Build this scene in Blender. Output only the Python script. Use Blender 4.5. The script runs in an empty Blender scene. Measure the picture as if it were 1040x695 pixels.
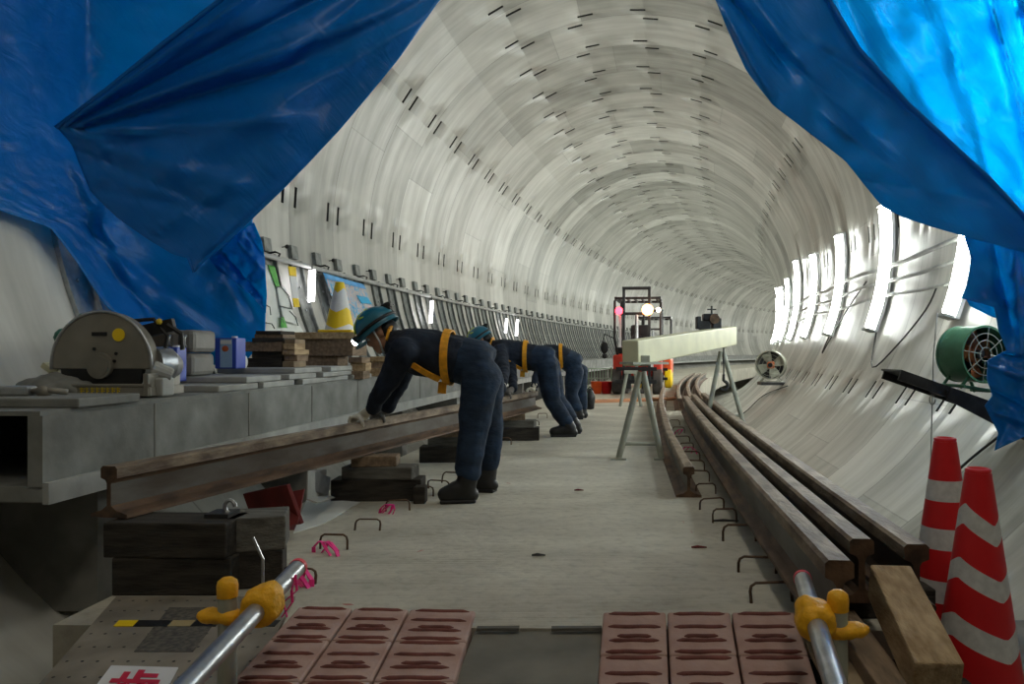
import bpy, bmesh, math, random
from mathutils import Vector, Matrix, noise
random.seed(7)
V = Vector
C = bpy.context.scene.collection
PI = math.pi
RC, RT, CZ = 130.0, 3.8, 2.5          # plan curve radius, tunnel radius, height of the tunnel centre
PITCH = 1.21                          # width of one lining ring
F = 780.0

# ------------------------------------------------------------------ coordinates
def W(s, lat, z):
    a = s / RC
    return V((RC - (RC - lat) * math.cos(a), (RC - lat) * math.sin(a), z))
def A(s): return -s / RC              # heading of the tunnel at s
def P(px, py, Y): return V(((px - 600) / F * Y, Y, .9 - (py - 358) / F * Y))
def PZ(px, py, z):
    Y = (.9 - z) * F / (py - 358.0)
    return V(((px - 600) / F * Y, Y, z))
def wallpt(s, deg, inset=0.0):        # deg: 0 left, 90 crown, 180 right
    a = math.radians(deg); r = RT - inset
    return W(s, -r * math.cos(a), CZ + r * math.sin(a))
def wallhit(px, py, inset=0.0):
    t = 1.0
    while t < 80:
        p = P(px, py, t)
        lat = RC - math.hypot(RC - p.x, p.y)
        if lat * lat + (p.z - CZ) ** 2 > (RT - inset) ** 2: return p
        t += .01
    return P(px, py, 60)

# ------------------------------------------------------------------ materials
MATS = {}
def nt(name):
    m = bpy.data.materials.new(name); m.use_nodes = True
    n = m.node_tree; b = n.nodes['Principled BSDF']
    return m, n, b
def rgb(c): return (c[0], c[1], c[2], 1)
def mat(name, col, rough=.6, metal=0, var=.12, scale=8, bump=.1, col2=None, stretch=(1, 1, 1), spec=.4, coat=0, thr=(.35, .65), bscale=None):
    if name in MATS: return MATS[name]
    m, n, b = nt(name)
    L = n.links.new; N = n.nodes.new
    tc = N('ShaderNodeTexCoord'); mp = N('ShaderNodeMapping'); mp.inputs['Scale'].default_value = stretch
    L(tc.outputs['Object'], mp.inputs[0])
    nz = N('ShaderNodeTexNoise'); nz.inputs['Scale'].default_value = scale; nz.inputs['Detail'].default_value = 6
    L(mp.outputs[0], nz.inputs['Vector'])
    cr = N('ShaderNodeValToRGB'); cr.color_ramp.elements[0].position = thr[0]; cr.color_ramp.elements[1].position = thr[1]
    c2 = col2 if col2 else [min(1, x * (1 + var)) for x in col]
    c1 = col if col2 else [x * (1 - var) for x in col]
    cr.color_ramp.elements[0].color = rgb(c1); cr.color_ramp.elements[1].color = rgb(c2)
    L(nz.outputs[0], cr.inputs[0]); L(cr.outputs[0], b.inputs['Base Color'])
    b.inputs['Roughness'].default_value = rough; b.inputs['Metallic'].default_value = metal
    b.inputs['Specular IOR Level'].default_value = spec
    if bump:
        n2 = N('ShaderNodeTexNoise'); n2.inputs['Scale'].default_value = bscale or scale * 4; n2.inputs['Detail'].default_value = 5
        L(mp.outputs[0], n2.inputs['Vector'])
        bp = N('ShaderNodeBump'); bp.inputs['Strength'].default_value = bump; bp.inputs['Distance'].default_value = .01
        L(n2.outputs[0], bp.inputs['Height']); L(bp.outputs[0], b.inputs['Normal'])
    MATS[name] = m
    return m
def emit(name, col, strength):
    m, n, b = nt(name)
    b.inputs['Base Color'].default_value = rgb(col)
    b.inputs['Emission Color'].default_value = rgb(col); b.inputs['Emission Strength'].default_value = strength
    return m

def lining_mat():
    m, n, b = nt('lining_concrete'); L = n.links.new; N = n.nodes.new
    uv = N('ShaderNodeUVMap'); uv.uv_map = 'UVMap'
    sep = N('ShaderNodeSeparateXYZ'); L(uv.outputs[0], sep.inputs[0])
    def M(op, a, bb=None, c=None):
        x = N('ShaderNodeMath'); x.operation = op
        for i, v in enumerate((a, bb, c)):
            if v is None: continue
            if isinstance(v, (int, float)): x.inputs[i].default_value = v
            else: L(v, x.inputs[i])
        return x.outputs[0]
    s, a = sep.outputs[0], sep.outputs[1]          # metres along, metres around
    ring = M('DIVIDE', M('SUBTRACT', s, .2), PITCH)
    rid = M('FLOOR', ring); fr = M('FRACT', ring)
    wn = N('ShaderNodeTexWhiteNoise'); wn.noise_dimensions = '1D'; L(rid, wn.inputs['W'])
    # segments around the ring, staggered
    seg = M('ADD', M('DIVIDE', a, 3.4), M('MULTIPLY', wn.outputs[0], .9))
    sid = M('FLOOR', seg); sfr = M('FRACT', seg)
    wn2 = N('ShaderNodeTexWhiteNoise'); wn2.noise_dimensions = '2D'
    cb = N('ShaderNodeCombineXYZ'); L(rid, cb.inputs[0]); L(sid, cb.inputs[1]); L(cb.outputs[0], wn2.inputs['Vector'])
    # streaks run around the ring
    mp = N('ShaderNodeMapping'); mp.inputs['Scale'].default_value = (2.6, .28, 1); L(uv.outputs[0], mp.inputs[0])
    nz = N('ShaderNodeTexNoise'); nz.inputs['Scale'].default_value = 1.6; nz.inputs['Detail'].default_value = 7; nz.inputs['Roughness'].default_value = .6
    L(mp.outputs[0], nz.inputs['Vector'])
    nb = N('ShaderNodeTexNoise'); nb.inputs['Scale'].default_value = 1.1; nb.inputs['Detail'].default_value = 8
    L(uv.outputs[0], nb.inputs['Vector'])
    half = M('LESS_THAN', fr, .5)
    val = M('ADD', M('MULTIPLY', nz.outputs[0], .5), M('MULTIPLY', nb.outputs[0], .25))
    val = M('ADD', val, M('MULTIPLY', wn.outputs[0], .16)); val = M('ADD', val, M('MULTIPLY', wn2.outputs[0], .17))
    cr = N('ShaderNodeValToRGB'); e = cr.color_ramp.elements
    e[0].position = .25; e[0].color = (.145, .148, .125, 1); e[1].position = .76; e[1].color = (.62, .61, .555, 1)
    k = e.new(.5); k.color = (.37, .362, .32, 1)
    L(val, cr.inputs[0])
    # joints
    j1 = M('LESS_THAN', M('MINIMUM', fr, M('SUBTRACT', 1, fr)), .007)
    j2 = M('LESS_THAN', M('MINIMUM', sfr, M('SUBTRACT', 1, sfr)), .0022)
    jj = M('MAXIMUM', j1, j2)
    mx = N('ShaderNodeMixRGB'); mx.blend_type = 'MIX'; L(M('ADD', M('MULTIPLY', j1, .6), M('MULTIPLY', j2, .3)), mx.inputs[0]); L(cr.outputs[0], mx.inputs[1]); mx.inputs[2].default_value = (.12, .115, .10, 1)
    L(mx.outputs[0], b.inputs['Base Color'])
    rr = M('SUBTRACT', .62, M('MULTIPLY', nz.outputs[0], .38)); L(rr, b.inputs['Roughness'])
    h = M('SUBTRACT', M('MULTIPLY', nz.outputs[0], .5), jj)
    h = M('ADD', h, M('MULTIPLY', wn.outputs[0], 0.0))
    bp = N('ShaderNodeBump'); bp.inputs['Strength'].default_value = .5; bp.inputs['Distance'].default_value = .012
    L(h, bp.inputs['Height']); L(bp.outputs[0], b.inputs['Normal'])
    return m
def tarp_mat(name='tarp_blue', col=(.003, .26, .78), trans=.6, deep=(.002, .19, .62)):
    m, n, b = nt(name); L = n.links.new; N = n.nodes.new
    tc = N('ShaderNodeTexCoord')
    nz = N('ShaderNodeTexNoise'); nz.inputs['Scale'].default_value = 1.6; nz.inputs['Detail'].default_value = 5; L(tc.outputs['Object'], nz.inputs['Vector'])
    cr = N('ShaderNodeValToRGB'); cr.color_ramp.elements[0].color = rgb(deep); cr.color_ramp.elements[1].color = rgb(col)
    cr.color_ramp.elements[0].position = .3; cr.color_ramp.elements[1].position = .7
    L(nz.outputs[0], cr.inputs[0])
    L(cr.outputs[0], b.inputs['Base Color']); b.inputs['Roughness'].default_value = .38
    # creases: distorted wave + fine weave
    mp = N('ShaderNodeMapping'); mp.inputs['Scale'].default_value = (1, 1, 1); mp.inputs['Rotation'].default_value = (0, .7, 0); L(tc.outputs['Object'], mp.inputs[0])
    n2 = N('ShaderNodeTexNoise'); n2.inputs['Scale'].default_value = 3.5; n2.inputs['Detail'].default_value = 6; n2.inputs['Distortion'].default_value = 1.2
    mp2 = N('ShaderNodeMapping'); mp2.inputs['Scale'].default_value = (3, 1, .6); L(mp.outputs[0], mp2.inputs[0]); L(mp2.outputs[0], n2.inputs['Vector'])
    vo = N('ShaderNodeTexVoronoi'); vo.feature = 'DISTANCE_TO_EDGE'; vo.inputs['Scale'].default_value = 5; L(tc.outputs['Object'], vo.inputs['Vector'])
    ad = N('ShaderNodeMath'); ad.operation = 'MULTIPLY_ADD'; L(vo.outputs[0], ad.inputs[0]); ad.inputs[1].default_value = .25; L(n2.outputs[0], ad.inputs[2])
    bp = N('ShaderNodeBump'); bp.inputs['Strength'].default_value = .45; bp.inputs['Distance'].default_value = .02
    L(ad.outputs[0], bp.inputs['Height']); L(bp.outputs[0], b.inputs['Normal'])
    tr = N('ShaderNodeBsdfTranslucent'); tr.inputs[0].default_value = (.0, .56, .90, 1); L(bp.outputs[0], tr.inputs['Normal'])
    ms = N('ShaderNodeMixShader'); ms.inputs[0].default_value = trans
    L(b.outputs[0], ms.inputs[1]); L(tr.outputs[0], ms.inputs[2])
    L(ms.outputs[0], n.nodes['Material Output'].inputs[0])
    return m
def deck_mat():
    m, n, b = nt('deck_concrete'); L = n.links.new; N = n.nodes.new
    tc = N('ShaderNodeTexCoord')
    n1 = N('ShaderNodeTexNoise'); n1.inputs['Scale'].default_value = 1.3; n1.inputs['Detail'].default_value = 9; n1.inputs['Roughness'].default_value = .62
    mp = N('ShaderNodeMapping'); mp.inputs['Scale'].default_value = (1, 1.7, 1); L(tc.outputs['Object'], mp.inputs[0]); L(mp.outputs[0], n1.inputs['Vector'])
    cr = N('ShaderNodeValToRGB'); e = cr.color_ramp.elements
    e[0].position = .3; e[0].color = (.36, .33, .265, 1); e[1].position = .72; e[1].color = (.62, .59, .49, 1)
    L(n1.outputs[0], cr.inputs[0])
    n3 = N('ShaderNodeTexNoise'); n3.inputs['Scale'].default_value = 22; n3.inputs['Detail'].default_value = 4; L(tc.outputs['Object'], n3.inputs['Vector'])
    c3 = N('ShaderNodeValToRGB'); c3.color_ramp.elements[0].position = .3; c3.color_ramp.elements[0].color = (.72, .72, .72, 1); c3.color_ramp.elements[1].position = .5
    L(n3.outputs[0], c3.inputs[0])
    mx = N('ShaderNodeMixRGB'); mx.blend_type = 'MULTIPLY'; mx.inputs[0].default_value = .6; L(cr.outputs[0], mx.inputs[1]); L(c3.outputs[0], mx.inputs[2])
    # red paint specks
    n4 = N('ShaderNodeTexNoise'); n4.inputs['Scale'].default_value = 3.1; n4.inputs['Detail'].default_value = 3; n4.inputs['Distortion'].default_value = 1; L(tc.outputs['Object'], n4.inputs['Vector'])
    c4 = N('ShaderNodeValToRGB'); c4.color_ramp.elements[0].position = .75; c4.color_ramp.elements[1].position = .77; L(n4.outputs[0], c4.inputs[0])
    m4 = N('ShaderNodeMixRGB'); L(c4.outputs[0], m4.inputs[0]); L(mx.outputs[0], m4.inputs[1]); m4.inputs[2].default_value = (.4, .14, .12, 1)
    # brushed cross grooves and a construction joint
    sp = N('ShaderNodeSeparateXYZ'); L(tc.outputs['Object'], sp.inputs[0])
    L(m4.outputs[0], b.inputs['Base Color']); b.inputs['Roughness'].default_value = .8
    wv = N('ShaderNodeTexNoise'); wv.inputs['Scale'].default_value = 1; mp3 = N('ShaderNodeMapping'); mp3.inputs['Scale'].default_value = (2, 60, 1)
    L(tc.outputs['Object'], mp3.inputs[0]); L(mp3.outputs[0], wv.inputs['Vector'])
    bp = N('ShaderNodeBump'); bp.inputs['Strength'].default_value = .5; bp.inputs['Distance'].default_value = .006
    ad = N('ShaderNodeMath'); ad.operation = 'ADD'; L(wv.outputs[0], ad.inputs[0]); L(n3.outputs[0], ad.inputs[1])
    L(ad.outputs[0], bp.inputs['Height']); L(bp.outputs[0], b.inputs['Normal'])
    return m

M_LIN = lining_mat(); M_TARP = tarp_mat(); M_TARP2 = tarp_mat('tarp_blue_doubled', (.003, .17, .56), .3, (.002, .115, .42)); M_DECK = deck_mat()
M_TARP3 = tarp_mat('tarp_blue_thin', (.004, .36, .80), .7, (.003, .28, .68))
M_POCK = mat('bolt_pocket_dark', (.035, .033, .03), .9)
M_CONC = mat('precast_concrete', (.21, .215, .20), .75, var=.22, scale=5, bump=.25)
M_CONL = mat('pale_concrete', (.36, .365, .345), .7, var=.15, scale=6, bump=.2)
M_CONC_D = mat('old_concrete', (.2, .195, .175), .8, var=.3, scale=4, bump=.3)
M_STEEL = mat('galvanised', (.42, .43, .44), .35, .8, var=.15, scale=20, bump=.08)
M_BAND = mat('band_steel', (.17, .18, .17), .45, .5, var=.3, scale=12, bump=.15)
M_RUST = mat('rusty_rail', (.06, .038, .026), .65, .3, scale=14, bump=.3, col2=(.17, .10, .058), stretch=(1, .3, 1))
M_RAILH = mat('rail_head_grey', (.10, .065, .042), .6, .25, scale=16, bump=.4, col2=(.30, .235, .165), stretch=(1, .3, 1))
M_RAILW = mat('rail_web_grey', (.13, .12, .105), .5, .4, scale=9, bump=.2, col2=(.07, .05, .035), stretch=(1, .25, 1))
M_SLEEP = mat('dark_timber', (.035, .03, .024), .85, var=.45, scale=6, bump=.5, stretch=(1, 6, 6))
M_SLEEPT = mat('grey_timber', (.12, .115, .1), .85, var=.35, scale=6, bump=.5, stretch=(1, 6, 6))
M_WOOD = mat('raw_timber', (.30, .20, .10), .75, var=.28, scale=7, bump=.6, stretch=(5, 1, 5), col2=(.52, .38, .22))
M_WOODB = mat('brown_board', (.22, .155, .10), .8, var=.3, scale=6, bump=.4, stretch=(6, 1, 6))
M_PLY = mat('plywood', (.36, .27, .16), .75, scale=5, bump=.2, col2=(.22, .16, .10))
M_MAT = mat('red_brown_rubber', (.36, .215, .18), .8, var=.2, scale=6, bump=.4, col2=(.50, .35, .30), spec=.2)
M_MATR = mat('rubber_rib', (.17, .055, .045), .7, var=.3, scale=12, bump=.5)
M_DARK = mat('dark_steel', (.045, .045, .045), .5, .5, var=.3)
M_BLACK = mat('black_plastic', (.012, .012, .013), .5, 0, var=.3)
M_YEL = mat('yellow_cover', (.85, .42, .01), .55, 0, var=.12, scale=30, bump=.3)
M_YELC = mat('cone_yellow', (.9, .62, .01), .4, 0, var=.05, bump=0)
M_WHITE = mat('white_band', (.72, .72, .72), .4, 0, var=.06, bump=0)
M_RED = mat('cone_red', (.62, .014, .018), .45, 0, var=.08, bump=0)
M_REFL = mat('cone_reflective', (.62, .62, .60), .35, 0, var=.1, scale=40, bump=.1)
M_PINK = mat('pink_ribbon', (.95, .04, .30), .6, 0, var=.1, bump=0)
M_NAVY = mat('navy_cloth', (.008, .014, .028), .85, 0, var=.35, scale=8, bump=1.0, bscale=14)
M_DENIM = mat('blue_work_trousers', (.011, .026, .054), .85, 0, var=.4, scale=6, bump=1.0, bscale=14, stretch=(1, 1, 1.8))
M_BOOT = mat('black_rubber_boot', (.018, .018, .018), .5, 0, var=.3)
M_SKIN = mat('skin', (.42, .22, .14), .55, 0, var=.08, bump=0)
M_GLOVE = mat('white_cotton_glove', (.62, .58, .48), .9, 0, var=.15, scale=30)
M_GLOVED = mat('grey_glove', (.16, .15, .14), .9, 0, var=.2)
M_HELM = mat('teal_helmet', (.008, .13, .20), .3, 0, var=.08, bump=0, spec=.6)
M_GREENY = mat('lime_tape', (.5, .65, .05), .4, 0, var=.05, bump=0)
M_BELT = mat('yellow_webbing', (.75, .33, .01), .6, 0, var=.15, scale=30)
M_ORED = mat('forklift_red', (.62, .045, .02), .4, 0, var=.1)
M_OOR = mat('forklift_orange', (.80, .11, .02), .4, 0, var=.1)
M_TYRE = mat('tyre', (.06, .055, .05), .8, 0, var=.3)
M_CREAM = mat('cream_paint', (.62, .60, .40), .45, 0, var=.08, scale=5)
M_GANT = mat('grey_green_paint', (.36, .37, .30), .5, .2, var=.15, scale=8)
M_FAN = mat('fan_green', (.06, .19, .10), .45, .1, var=.15)
M_FANO = mat('fan_orange', (.60, .16, .05), .5, 0, var=.15)
M_GREYC = mat('grey_case', (.16, .155, .14), .55, 0, var=.15)
M_BLUET = mat('tin_blue', (.03, .07, .42), .4, 0, var=.1)
M_PALE = mat('tin_pale_blue', (.28, .42, .62), .4, 0, var=.1)
M_RPAINT = mat('red_oxide', (.14, .012, .01), .6, 0, var=.2)
M_SAW = mat('saw_guard_grey', (.24, .225, .19), .45, .3, var=.12, scale=6)
M_GREEN = mat('green_paint', (.02, .14, .10), .45, 0, var=.15)
M_TXT = mat('yellow_lettering', (.65, .48, .03), .5, 0, bump=0)
M_SIGNR = mat('sign_red', (.6, .02, .06), .5, 0, bump=0, var=.05)
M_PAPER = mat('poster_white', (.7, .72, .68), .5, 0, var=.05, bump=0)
M_PGREEN = mat('poster_green', (.10, .42, .07), .5, 0, var=.2, bump=0)
M_PGREY = mat('poster_outline', (.12, .14, .12), .5, 0, var=.2, bump=0)
M_PLATE = mat('perforated_plate', (.27, .235, .185), .6, .3, var=.25, scale=5, bump=.1)
M_NET = mat('net_green', (.35, .52, .36), .7, 0, var=.15)
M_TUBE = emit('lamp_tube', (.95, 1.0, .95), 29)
M_TUBEF = emit('led_marker', (1, .97, 1), 7)
M_LRED = emit('red_lamp', (1, .03, .05), 7)
M_LORG = emit('orange_lamp', (1, .36, .10), 9)
M_HEADL = emit('headlamp', (.7, 1, 1), 22)
M_CYAN = emit('cyan_led', (.1, .9, .8), 2)

# ------------------------------------------------------------------ mesh builder
class MB:
    def __init__(s): s.v = []; s.f = []; s.m = []; s.uv = None
    def add(s, vs, fs, mi=0):
        b = len(s.v); s.v += [V(v) for v in vs]; s.f += [[b + i for i in f] for f in fs]; s.m += [mi] * len(fs); return s
    def box(s, c, d, rot=None, mi=0):
        x, y, z = d[0] / 2, d[1] / 2, d[2] / 2
        vs = [V((i * x, j * y, k * z)) for k in (-1, 1) for j in (-1, 1) for i in (-1, 1)]
        if rot is not None:
            R = rot if isinstance(rot, Matrix) else Matrix.Rotation(rot, 3, 'Z')
            vs = [R @ v for v in vs]
        return s.add([v + V(c) for v in vs], [(0, 2, 3, 1), (4, 5, 7, 6), (0, 1, 5, 4), (2, 6, 7, 3), (0, 4, 6, 2), (1, 3, 7, 5)], mi)
    def bar(s, p, q, w, h, mi=0, up=(0, 0, 1)):
        p, q = V(p), V(q); d = (q - p).normalized(); u = V(up)
        if abs(d.dot(u)) > .98: u = V((0, 1, 0))
        x = d.cross(u).normalized(); z = x.cross(d)
        R = Matrix((x, d, z)).transposed()
        return s.box((p + q) / 2, (w, (q - p).length, h), R, mi)
    def tube(s, pts, r, n=10, mi=0, cap=True):
        pts = [V(p) for p in pts]; rs = r if isinstance(r, (list, tuple)) else [r] * len(pts)
        vs = []; fs = []; prev = None
        for i, p in enumerate(pts):
            d = (pts[min(i + 1, len(pts) - 1)] - pts[max(i - 1, 0)]).normalized()
            if prev is None:
                a = V((0, 0, 1)) if abs(d.z) < .9 else V((1, 0, 0)); x = d.cross(a).normalized()
            else: x = (prev - d * prev.dot(d)).normalized()
            prev = x; y = d.cross(x)
            vs += [p + (x * math.cos(2 * PI * k / n) + y * math.sin(2 * PI * k / n)) * rs[i] for k in range(n)]
        for i in range(len(pts) - 1):
            for k in range(n):
                fs.append((i * n + k, i * n + (k + 1) % n, (i + 1) * n + (k + 1) % n, (i + 1) * n + k))
        if cap: fs.append(tuple(range(n))[::-1]); fs.append(tuple((len(pts) - 1) * n + k for k in range(n)))
        return s.add(vs, fs, mi)
    def cyl(s, p, q, r, r2=None, n=20, mi=0): return s.tube([p, q], [r, r if r2 is None else r2], n, mi)
    def ball(s, c, r, n=12, mi=0, rot=None):
        rr = r if isinstance(r, (tuple, list)) else (r, r, r); vs = []; fs = []; m = n // 2
        for i in range(m + 1):
            t = PI * i / m
            for k in range(n):
                v = V((math.sin(t) * math.cos(2 * PI * k / n) * rr[0], math.sin(t) * math.sin(2 * PI * k / n) * rr[1], math.cos(t) * rr[2]))
                if rot is not None: v = rot @ v
                vs.append(v + V(c))
        for i in range(m):
            for k in range(n):
                fs.append((i * n + k, (i + 1) * n + k, (i + 1) * n + (k + 1) % n, i * n + (k + 1) % n))
        return s.add(vs, fs, mi)
    def lathe(s, prof, c=(0, 0, 0), n=32, rot=None, mi=0, mfun=None):
        vs = []; m = len(prof)
        for r, z in prof:
            for k in range(n):
                v = V((r * math.cos(2 * PI * k / n), r * math.sin(2 * PI * k / n), z))
                if rot is not None: v = rot @ v
                vs.append(v + V(c))
        for i in range(m - 1):
            for k in range(n):
                s_f = (i * n + k, i * n + (k + 1) % n, (i + 1) * n + (k + 1) % n, (i + 1) * n + k)
                s._q(vs, s_f, mfun(i, k) if mfun else mi)
        b = len(s.v); s.v += vs
        for f, q in s._p: s.f.append([b + i for i in f]); s.m.append(q)
        s._p = []
        return s
    _p = []
    def _q(s, vs, f, q): s._p = s._p + [(f, q)]
    def loft(s, st, side=(0, 1, 0), n=18, mi=0):     # st: (point, radius along side, radius across)
        side = V(side).normalized(); vs = []; fs = []
        pts = [V(a[0]) for a in st]
        for i, a in enumerate(st):
            d = (pts[min(i + 1, len(pts) - 1)] - pts[max(i - 1, 0)]).normalized()
            x = (side - d * side.dot(d)).normalized(); y = d.cross(x)
            vs += [pts[i] + x * a[1] * math.cos(2 * PI * k / n) + y * a[2] * math.sin(2 * PI * k / n) for k in range(n)]
        for i in range(len(st) - 1):
            for k in range(n): fs.append((i * n + k, i * n + (k + 1) % n, (i + 1) * n + (k + 1) % n, (i + 1) * n + k))
        fs.append(tuple(range(n))[::-1]); fs.append(tuple((len(st) - 1) * n + k for k in range(n)))
        return s.add(vs, fs, mi)
    def limb(s, pts, rs, mi=0):                       # tapered limb with round joints
        for p, r in zip(pts, rs): s.ball(p, r, 14, mi)
        for i in range(len(pts) - 1): s.cyl(pts[i], pts[i + 1], rs[i], rs[i + 1], 14, mi)
        return s
    def prism(s, poly, p, q, up=(0, 0, 1), mi=0, mis=None):   # 2D outline (x, z) swept from p to q or along a list
        path = [V(a) for a in (p if isinstance(p, list) else [p, q])]; n = len(poly); vs = []; fs = []
        for i, c in enumerate(path):
            d = (path[min(i + 1, len(path) - 1)] - path[max(i - 1, 0)]).normalized(); u = V(up)
            x = d.cross(u).normalized(); z = x.cross(d)
            vs += [c + x * a + z * b for a, b in poly]
        b = len(s.v); s.v += vs
        for i in range(len(path) - 1):
            for k in range(n):
                s.f.append([b + i * n + k, b + i * n + (k + 1) % n, b + (i + 1) * n + (k + 1) % n, b + (i + 1) * n + k]); s.m.append(mis[k] if mis else mi)
        s.f.append([b + k for k in range(n)][::-1]); s.m.append(mi); s.f.append([b + (len(path) - 1) * n + k for k in range(n)]); s.m.append(mi)
        return s
    def build(s, name, mats, parent=None, smooth=False, bevel=0, recalc=True):
        if not isinstance(mats, (list, tuple)): mats = [mats]
        o0 = V((0, 0, 0))
        if parent is None:
            xs = [v.x for v in s.v]; ys = [v.y for v in s.v]; zs = [v.z for v in s.v]
            o0 = V(((min(xs) + max(xs)) / 2, (min(ys) + max(ys)) / 2, min(zs)))
        else: o0 = ORG.get(parent.name, V((0, 0, 0)))
        me = bpy.data.meshes.new(name)
        me.from_pydata([tuple(v - o0) for v in s.v], [], s.f)
        for m in mats: me.materials.append(m)
        me.polygons.foreach_set('material_index', s.m)
        if recalc:
            bm = bmesh.new(); bm.from_mesh(me); bmesh.ops.recalc_face_normals(bm, faces=bm.faces); bm.to_mesh(me); bm.free()
        if smooth: me.polygons.foreach_set('use_smooth', [True] * len(me.polygons))
        o = bpy.data.objects.new(name, me); C.objects.link(o)
        if parent is None: o.location = o0
        else: o.parent = parent
        ORG[o.name] = o0
        if bevel:
            b = o.modifiers.new('b', 'BEVEL'); b.width = bevel; b.segments = 2; b.limit_method = 'ANGLE'; b.angle_limit = math.radians(40)
        if smooth == 'auto':
            es = None
            bm = bmesh.new(); bm.from_mesh(me)
            for e in bm.edges:
                if len(e.link_faces) == 2 and e.calc_face_angle(0) > math.radians(38): e.smooth = False
            bm.to_mesh(me); bm.free()
        return o
ORG = {}
def quad_prism(q, th):
    lo = [p - V((0, 0, th)) for p in q]; return MB().add(q + lo, [(0, 1, 2, 3), (7, 6, 5, 4), (0, 4, 5, 1), (1, 5, 6, 2), (2, 6, 7, 3), (3, 7, 4, 0)])
def tag(o, label, cat, group=None, kind=None):
    if label: o['label'] = label
    if cat: o['category'] = cat
    if group: o['group'] = group
    if kind: o['kind'] = kind
    return o
def struct(o): o['kind'] = 'structure'; return o
def thing(name, label, cat, loc=(0, 0, 0), rz=0, group=None, proto=False):
    o = bpy.data.objects.new(name, None); C.objects.link(o); o.empty_display_size = .1
    o.location = V(loc); o.rotation_euler.z = rz
    ORG[o.name] = V((0, 0, 0)) if proto else V(loc)
    return tag(o, label, cat, group)
def dup(root, loc, rz=0, label=None, group=None, scale=None):
    def cp(o, par):
        c = o.copy(); C.objects.link(c); c.parent = par
        for ch in list(o.children): cp(ch, c)
        return c
    r = root.copy(); C.objects.link(r)
    for ch in list(root.children): cp(ch, r)
    r.location = V(loc); r.rotation_euler.z = rz
    if scale: r.scale = scale
    if label: r['label'] = label
    if group: r['group'] = group
    return r
def remesh(o, vox, smooth=4, wrinkle=0, wscale=.12):
    m = o.modifiers.new('r', 'REMESH'); m.mode = 'VOXEL'; m.voxel_size = vox; m.use_smooth_shade = True
    if smooth:
        k = o.modifiers.new('s', 'SMOOTH'); k.iterations = smooth; k.factor = .6
    if wrinkle:
        t = bpy.data.textures.new('w', 'CLOUDS'); t.noise_scale = wscale; t.noise_depth = 2
        d = o.modifiers.new('d', 'DISPLACE'); d.texture = t; d.strength = wrinkle; d.mid_level = .5
    return o

# ------------------------------------------------------------------ camera
cam = bpy.data.cameras.new('camera'); co = bpy.data.objects.new('camera', cam); C.objects.link(co)
co.location = (0, 0, .9); co.rotation_euler = (PI / 2, 0, 0)
cam.sensor_width = 36; cam.lens = 36 * F / 1040; cam.shift_x = -80 / 1040; cam.shift_y = 10.5 / 1040; cam.clip_start = .05
bpy.context.scene.camera = co

# ------------------------------------------------------------------ tunnel lining (bolt pockets are recesses in its mesh)
ROWS = [(3.4, 3.4), (34.2, 34.0), (61.1, 64.5), (80.0, 77.0), (92.6, 95.6), (111.3, 108.4), (143.3, 143.3), (176.3, 176.3), (213, 213), (-33, -33), (243, 243)]
def lining(name, a0, a1):
    s_lines = []; slot_s = {}
    for k in range(-4, 74):
        j = .2 + k * PITCH
        for which, c in ((0, j - .17), (1, j + .14)):
            s_lines += [c - .03, c + .03]; slot_s[round(c - .03, 4)] = which
        s_lines += [j - .6]
    s_lines = sorted(s_lines); al = {a0, a1}; slot_a = {}
    for first, second in ROWS:
        for w, c in ((0, first), (1, second)):
            lo, hi = c - 1.85, c + 1.85
            if lo > a0 and hi < a1: al |= {lo, hi}; slot_a.setdefault((w, ), []).append((lo, hi))
    al = sorted(al); full = [al[0]]
    for a in al[1:]:
        while a - full[-1] > 5.5: full.append(full[-1] + 4.4)
        full.append(a)
    al = full; mb = MB(); uvs = []
    n = len(al)
    mb.v = [wallpt(s, a) for s in s_lines for a in al]
    vuv = [(s, math.radians(a) * RT) for s in s_lines for a in al]
    for i in range(len(s_lines) - 1):
        w = slot_s.get(round(s_lines[i], 4))
        for k in range(n - 1):
            q = [i * n + k, i * n + k + 1, (i + 1) * n + k + 1, (i + 1) * n + k]
            mid = (al[k] + al[k + 1]) / 2
            if w is not None and any(lo < mid < hi for lo, hi in slot_a.get((w,), [])):
                cs = [(s_lines[i], al[k]), (s_lines[i], al[k + 1]), (s_lines[i + 1], al[k + 1]), (s_lines[i + 1], al[k])]
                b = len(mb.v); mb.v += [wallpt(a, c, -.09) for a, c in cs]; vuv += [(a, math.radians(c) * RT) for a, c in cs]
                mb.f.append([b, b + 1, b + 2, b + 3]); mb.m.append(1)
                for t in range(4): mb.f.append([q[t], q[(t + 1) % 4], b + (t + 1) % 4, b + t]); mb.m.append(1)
            else: mb.f.append(q); mb.m.append(0)
    o = mb.build(name, [M_LIN, M_POCK], None, recalc=False)
    me = o.data; uvl = me.uv_layers.new(name='UVMap')
    for lp in me.loops: uvl.data[lp.index].uv = vuv[lp.vertex_index]
    for p in me.polygons: p.use_smooth = (p.material_index == 0)
    return struct(o)
lining('wall_left', -58, 50); lining('ceiling', 50, 130); lining('wall_right', 130, 238); lining('wall_bottom', 238, 302)
# tunnel ends far round the bend and behind the photographer
mb = MB(); e = [wallpt(88, a, -.02) for a in range(0, 360, 10)]; mb.add(e, [list(range(36))]); struct(mb.build('wall_far', M_CONC_D))
mb = MB(); e = [wallpt(-4.6, a, -.02) for a in range(0, 360, 10)]; mb.add(e, [list(range(36))]); struct(mb.build('wall_near', M_CONC_D))

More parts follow.
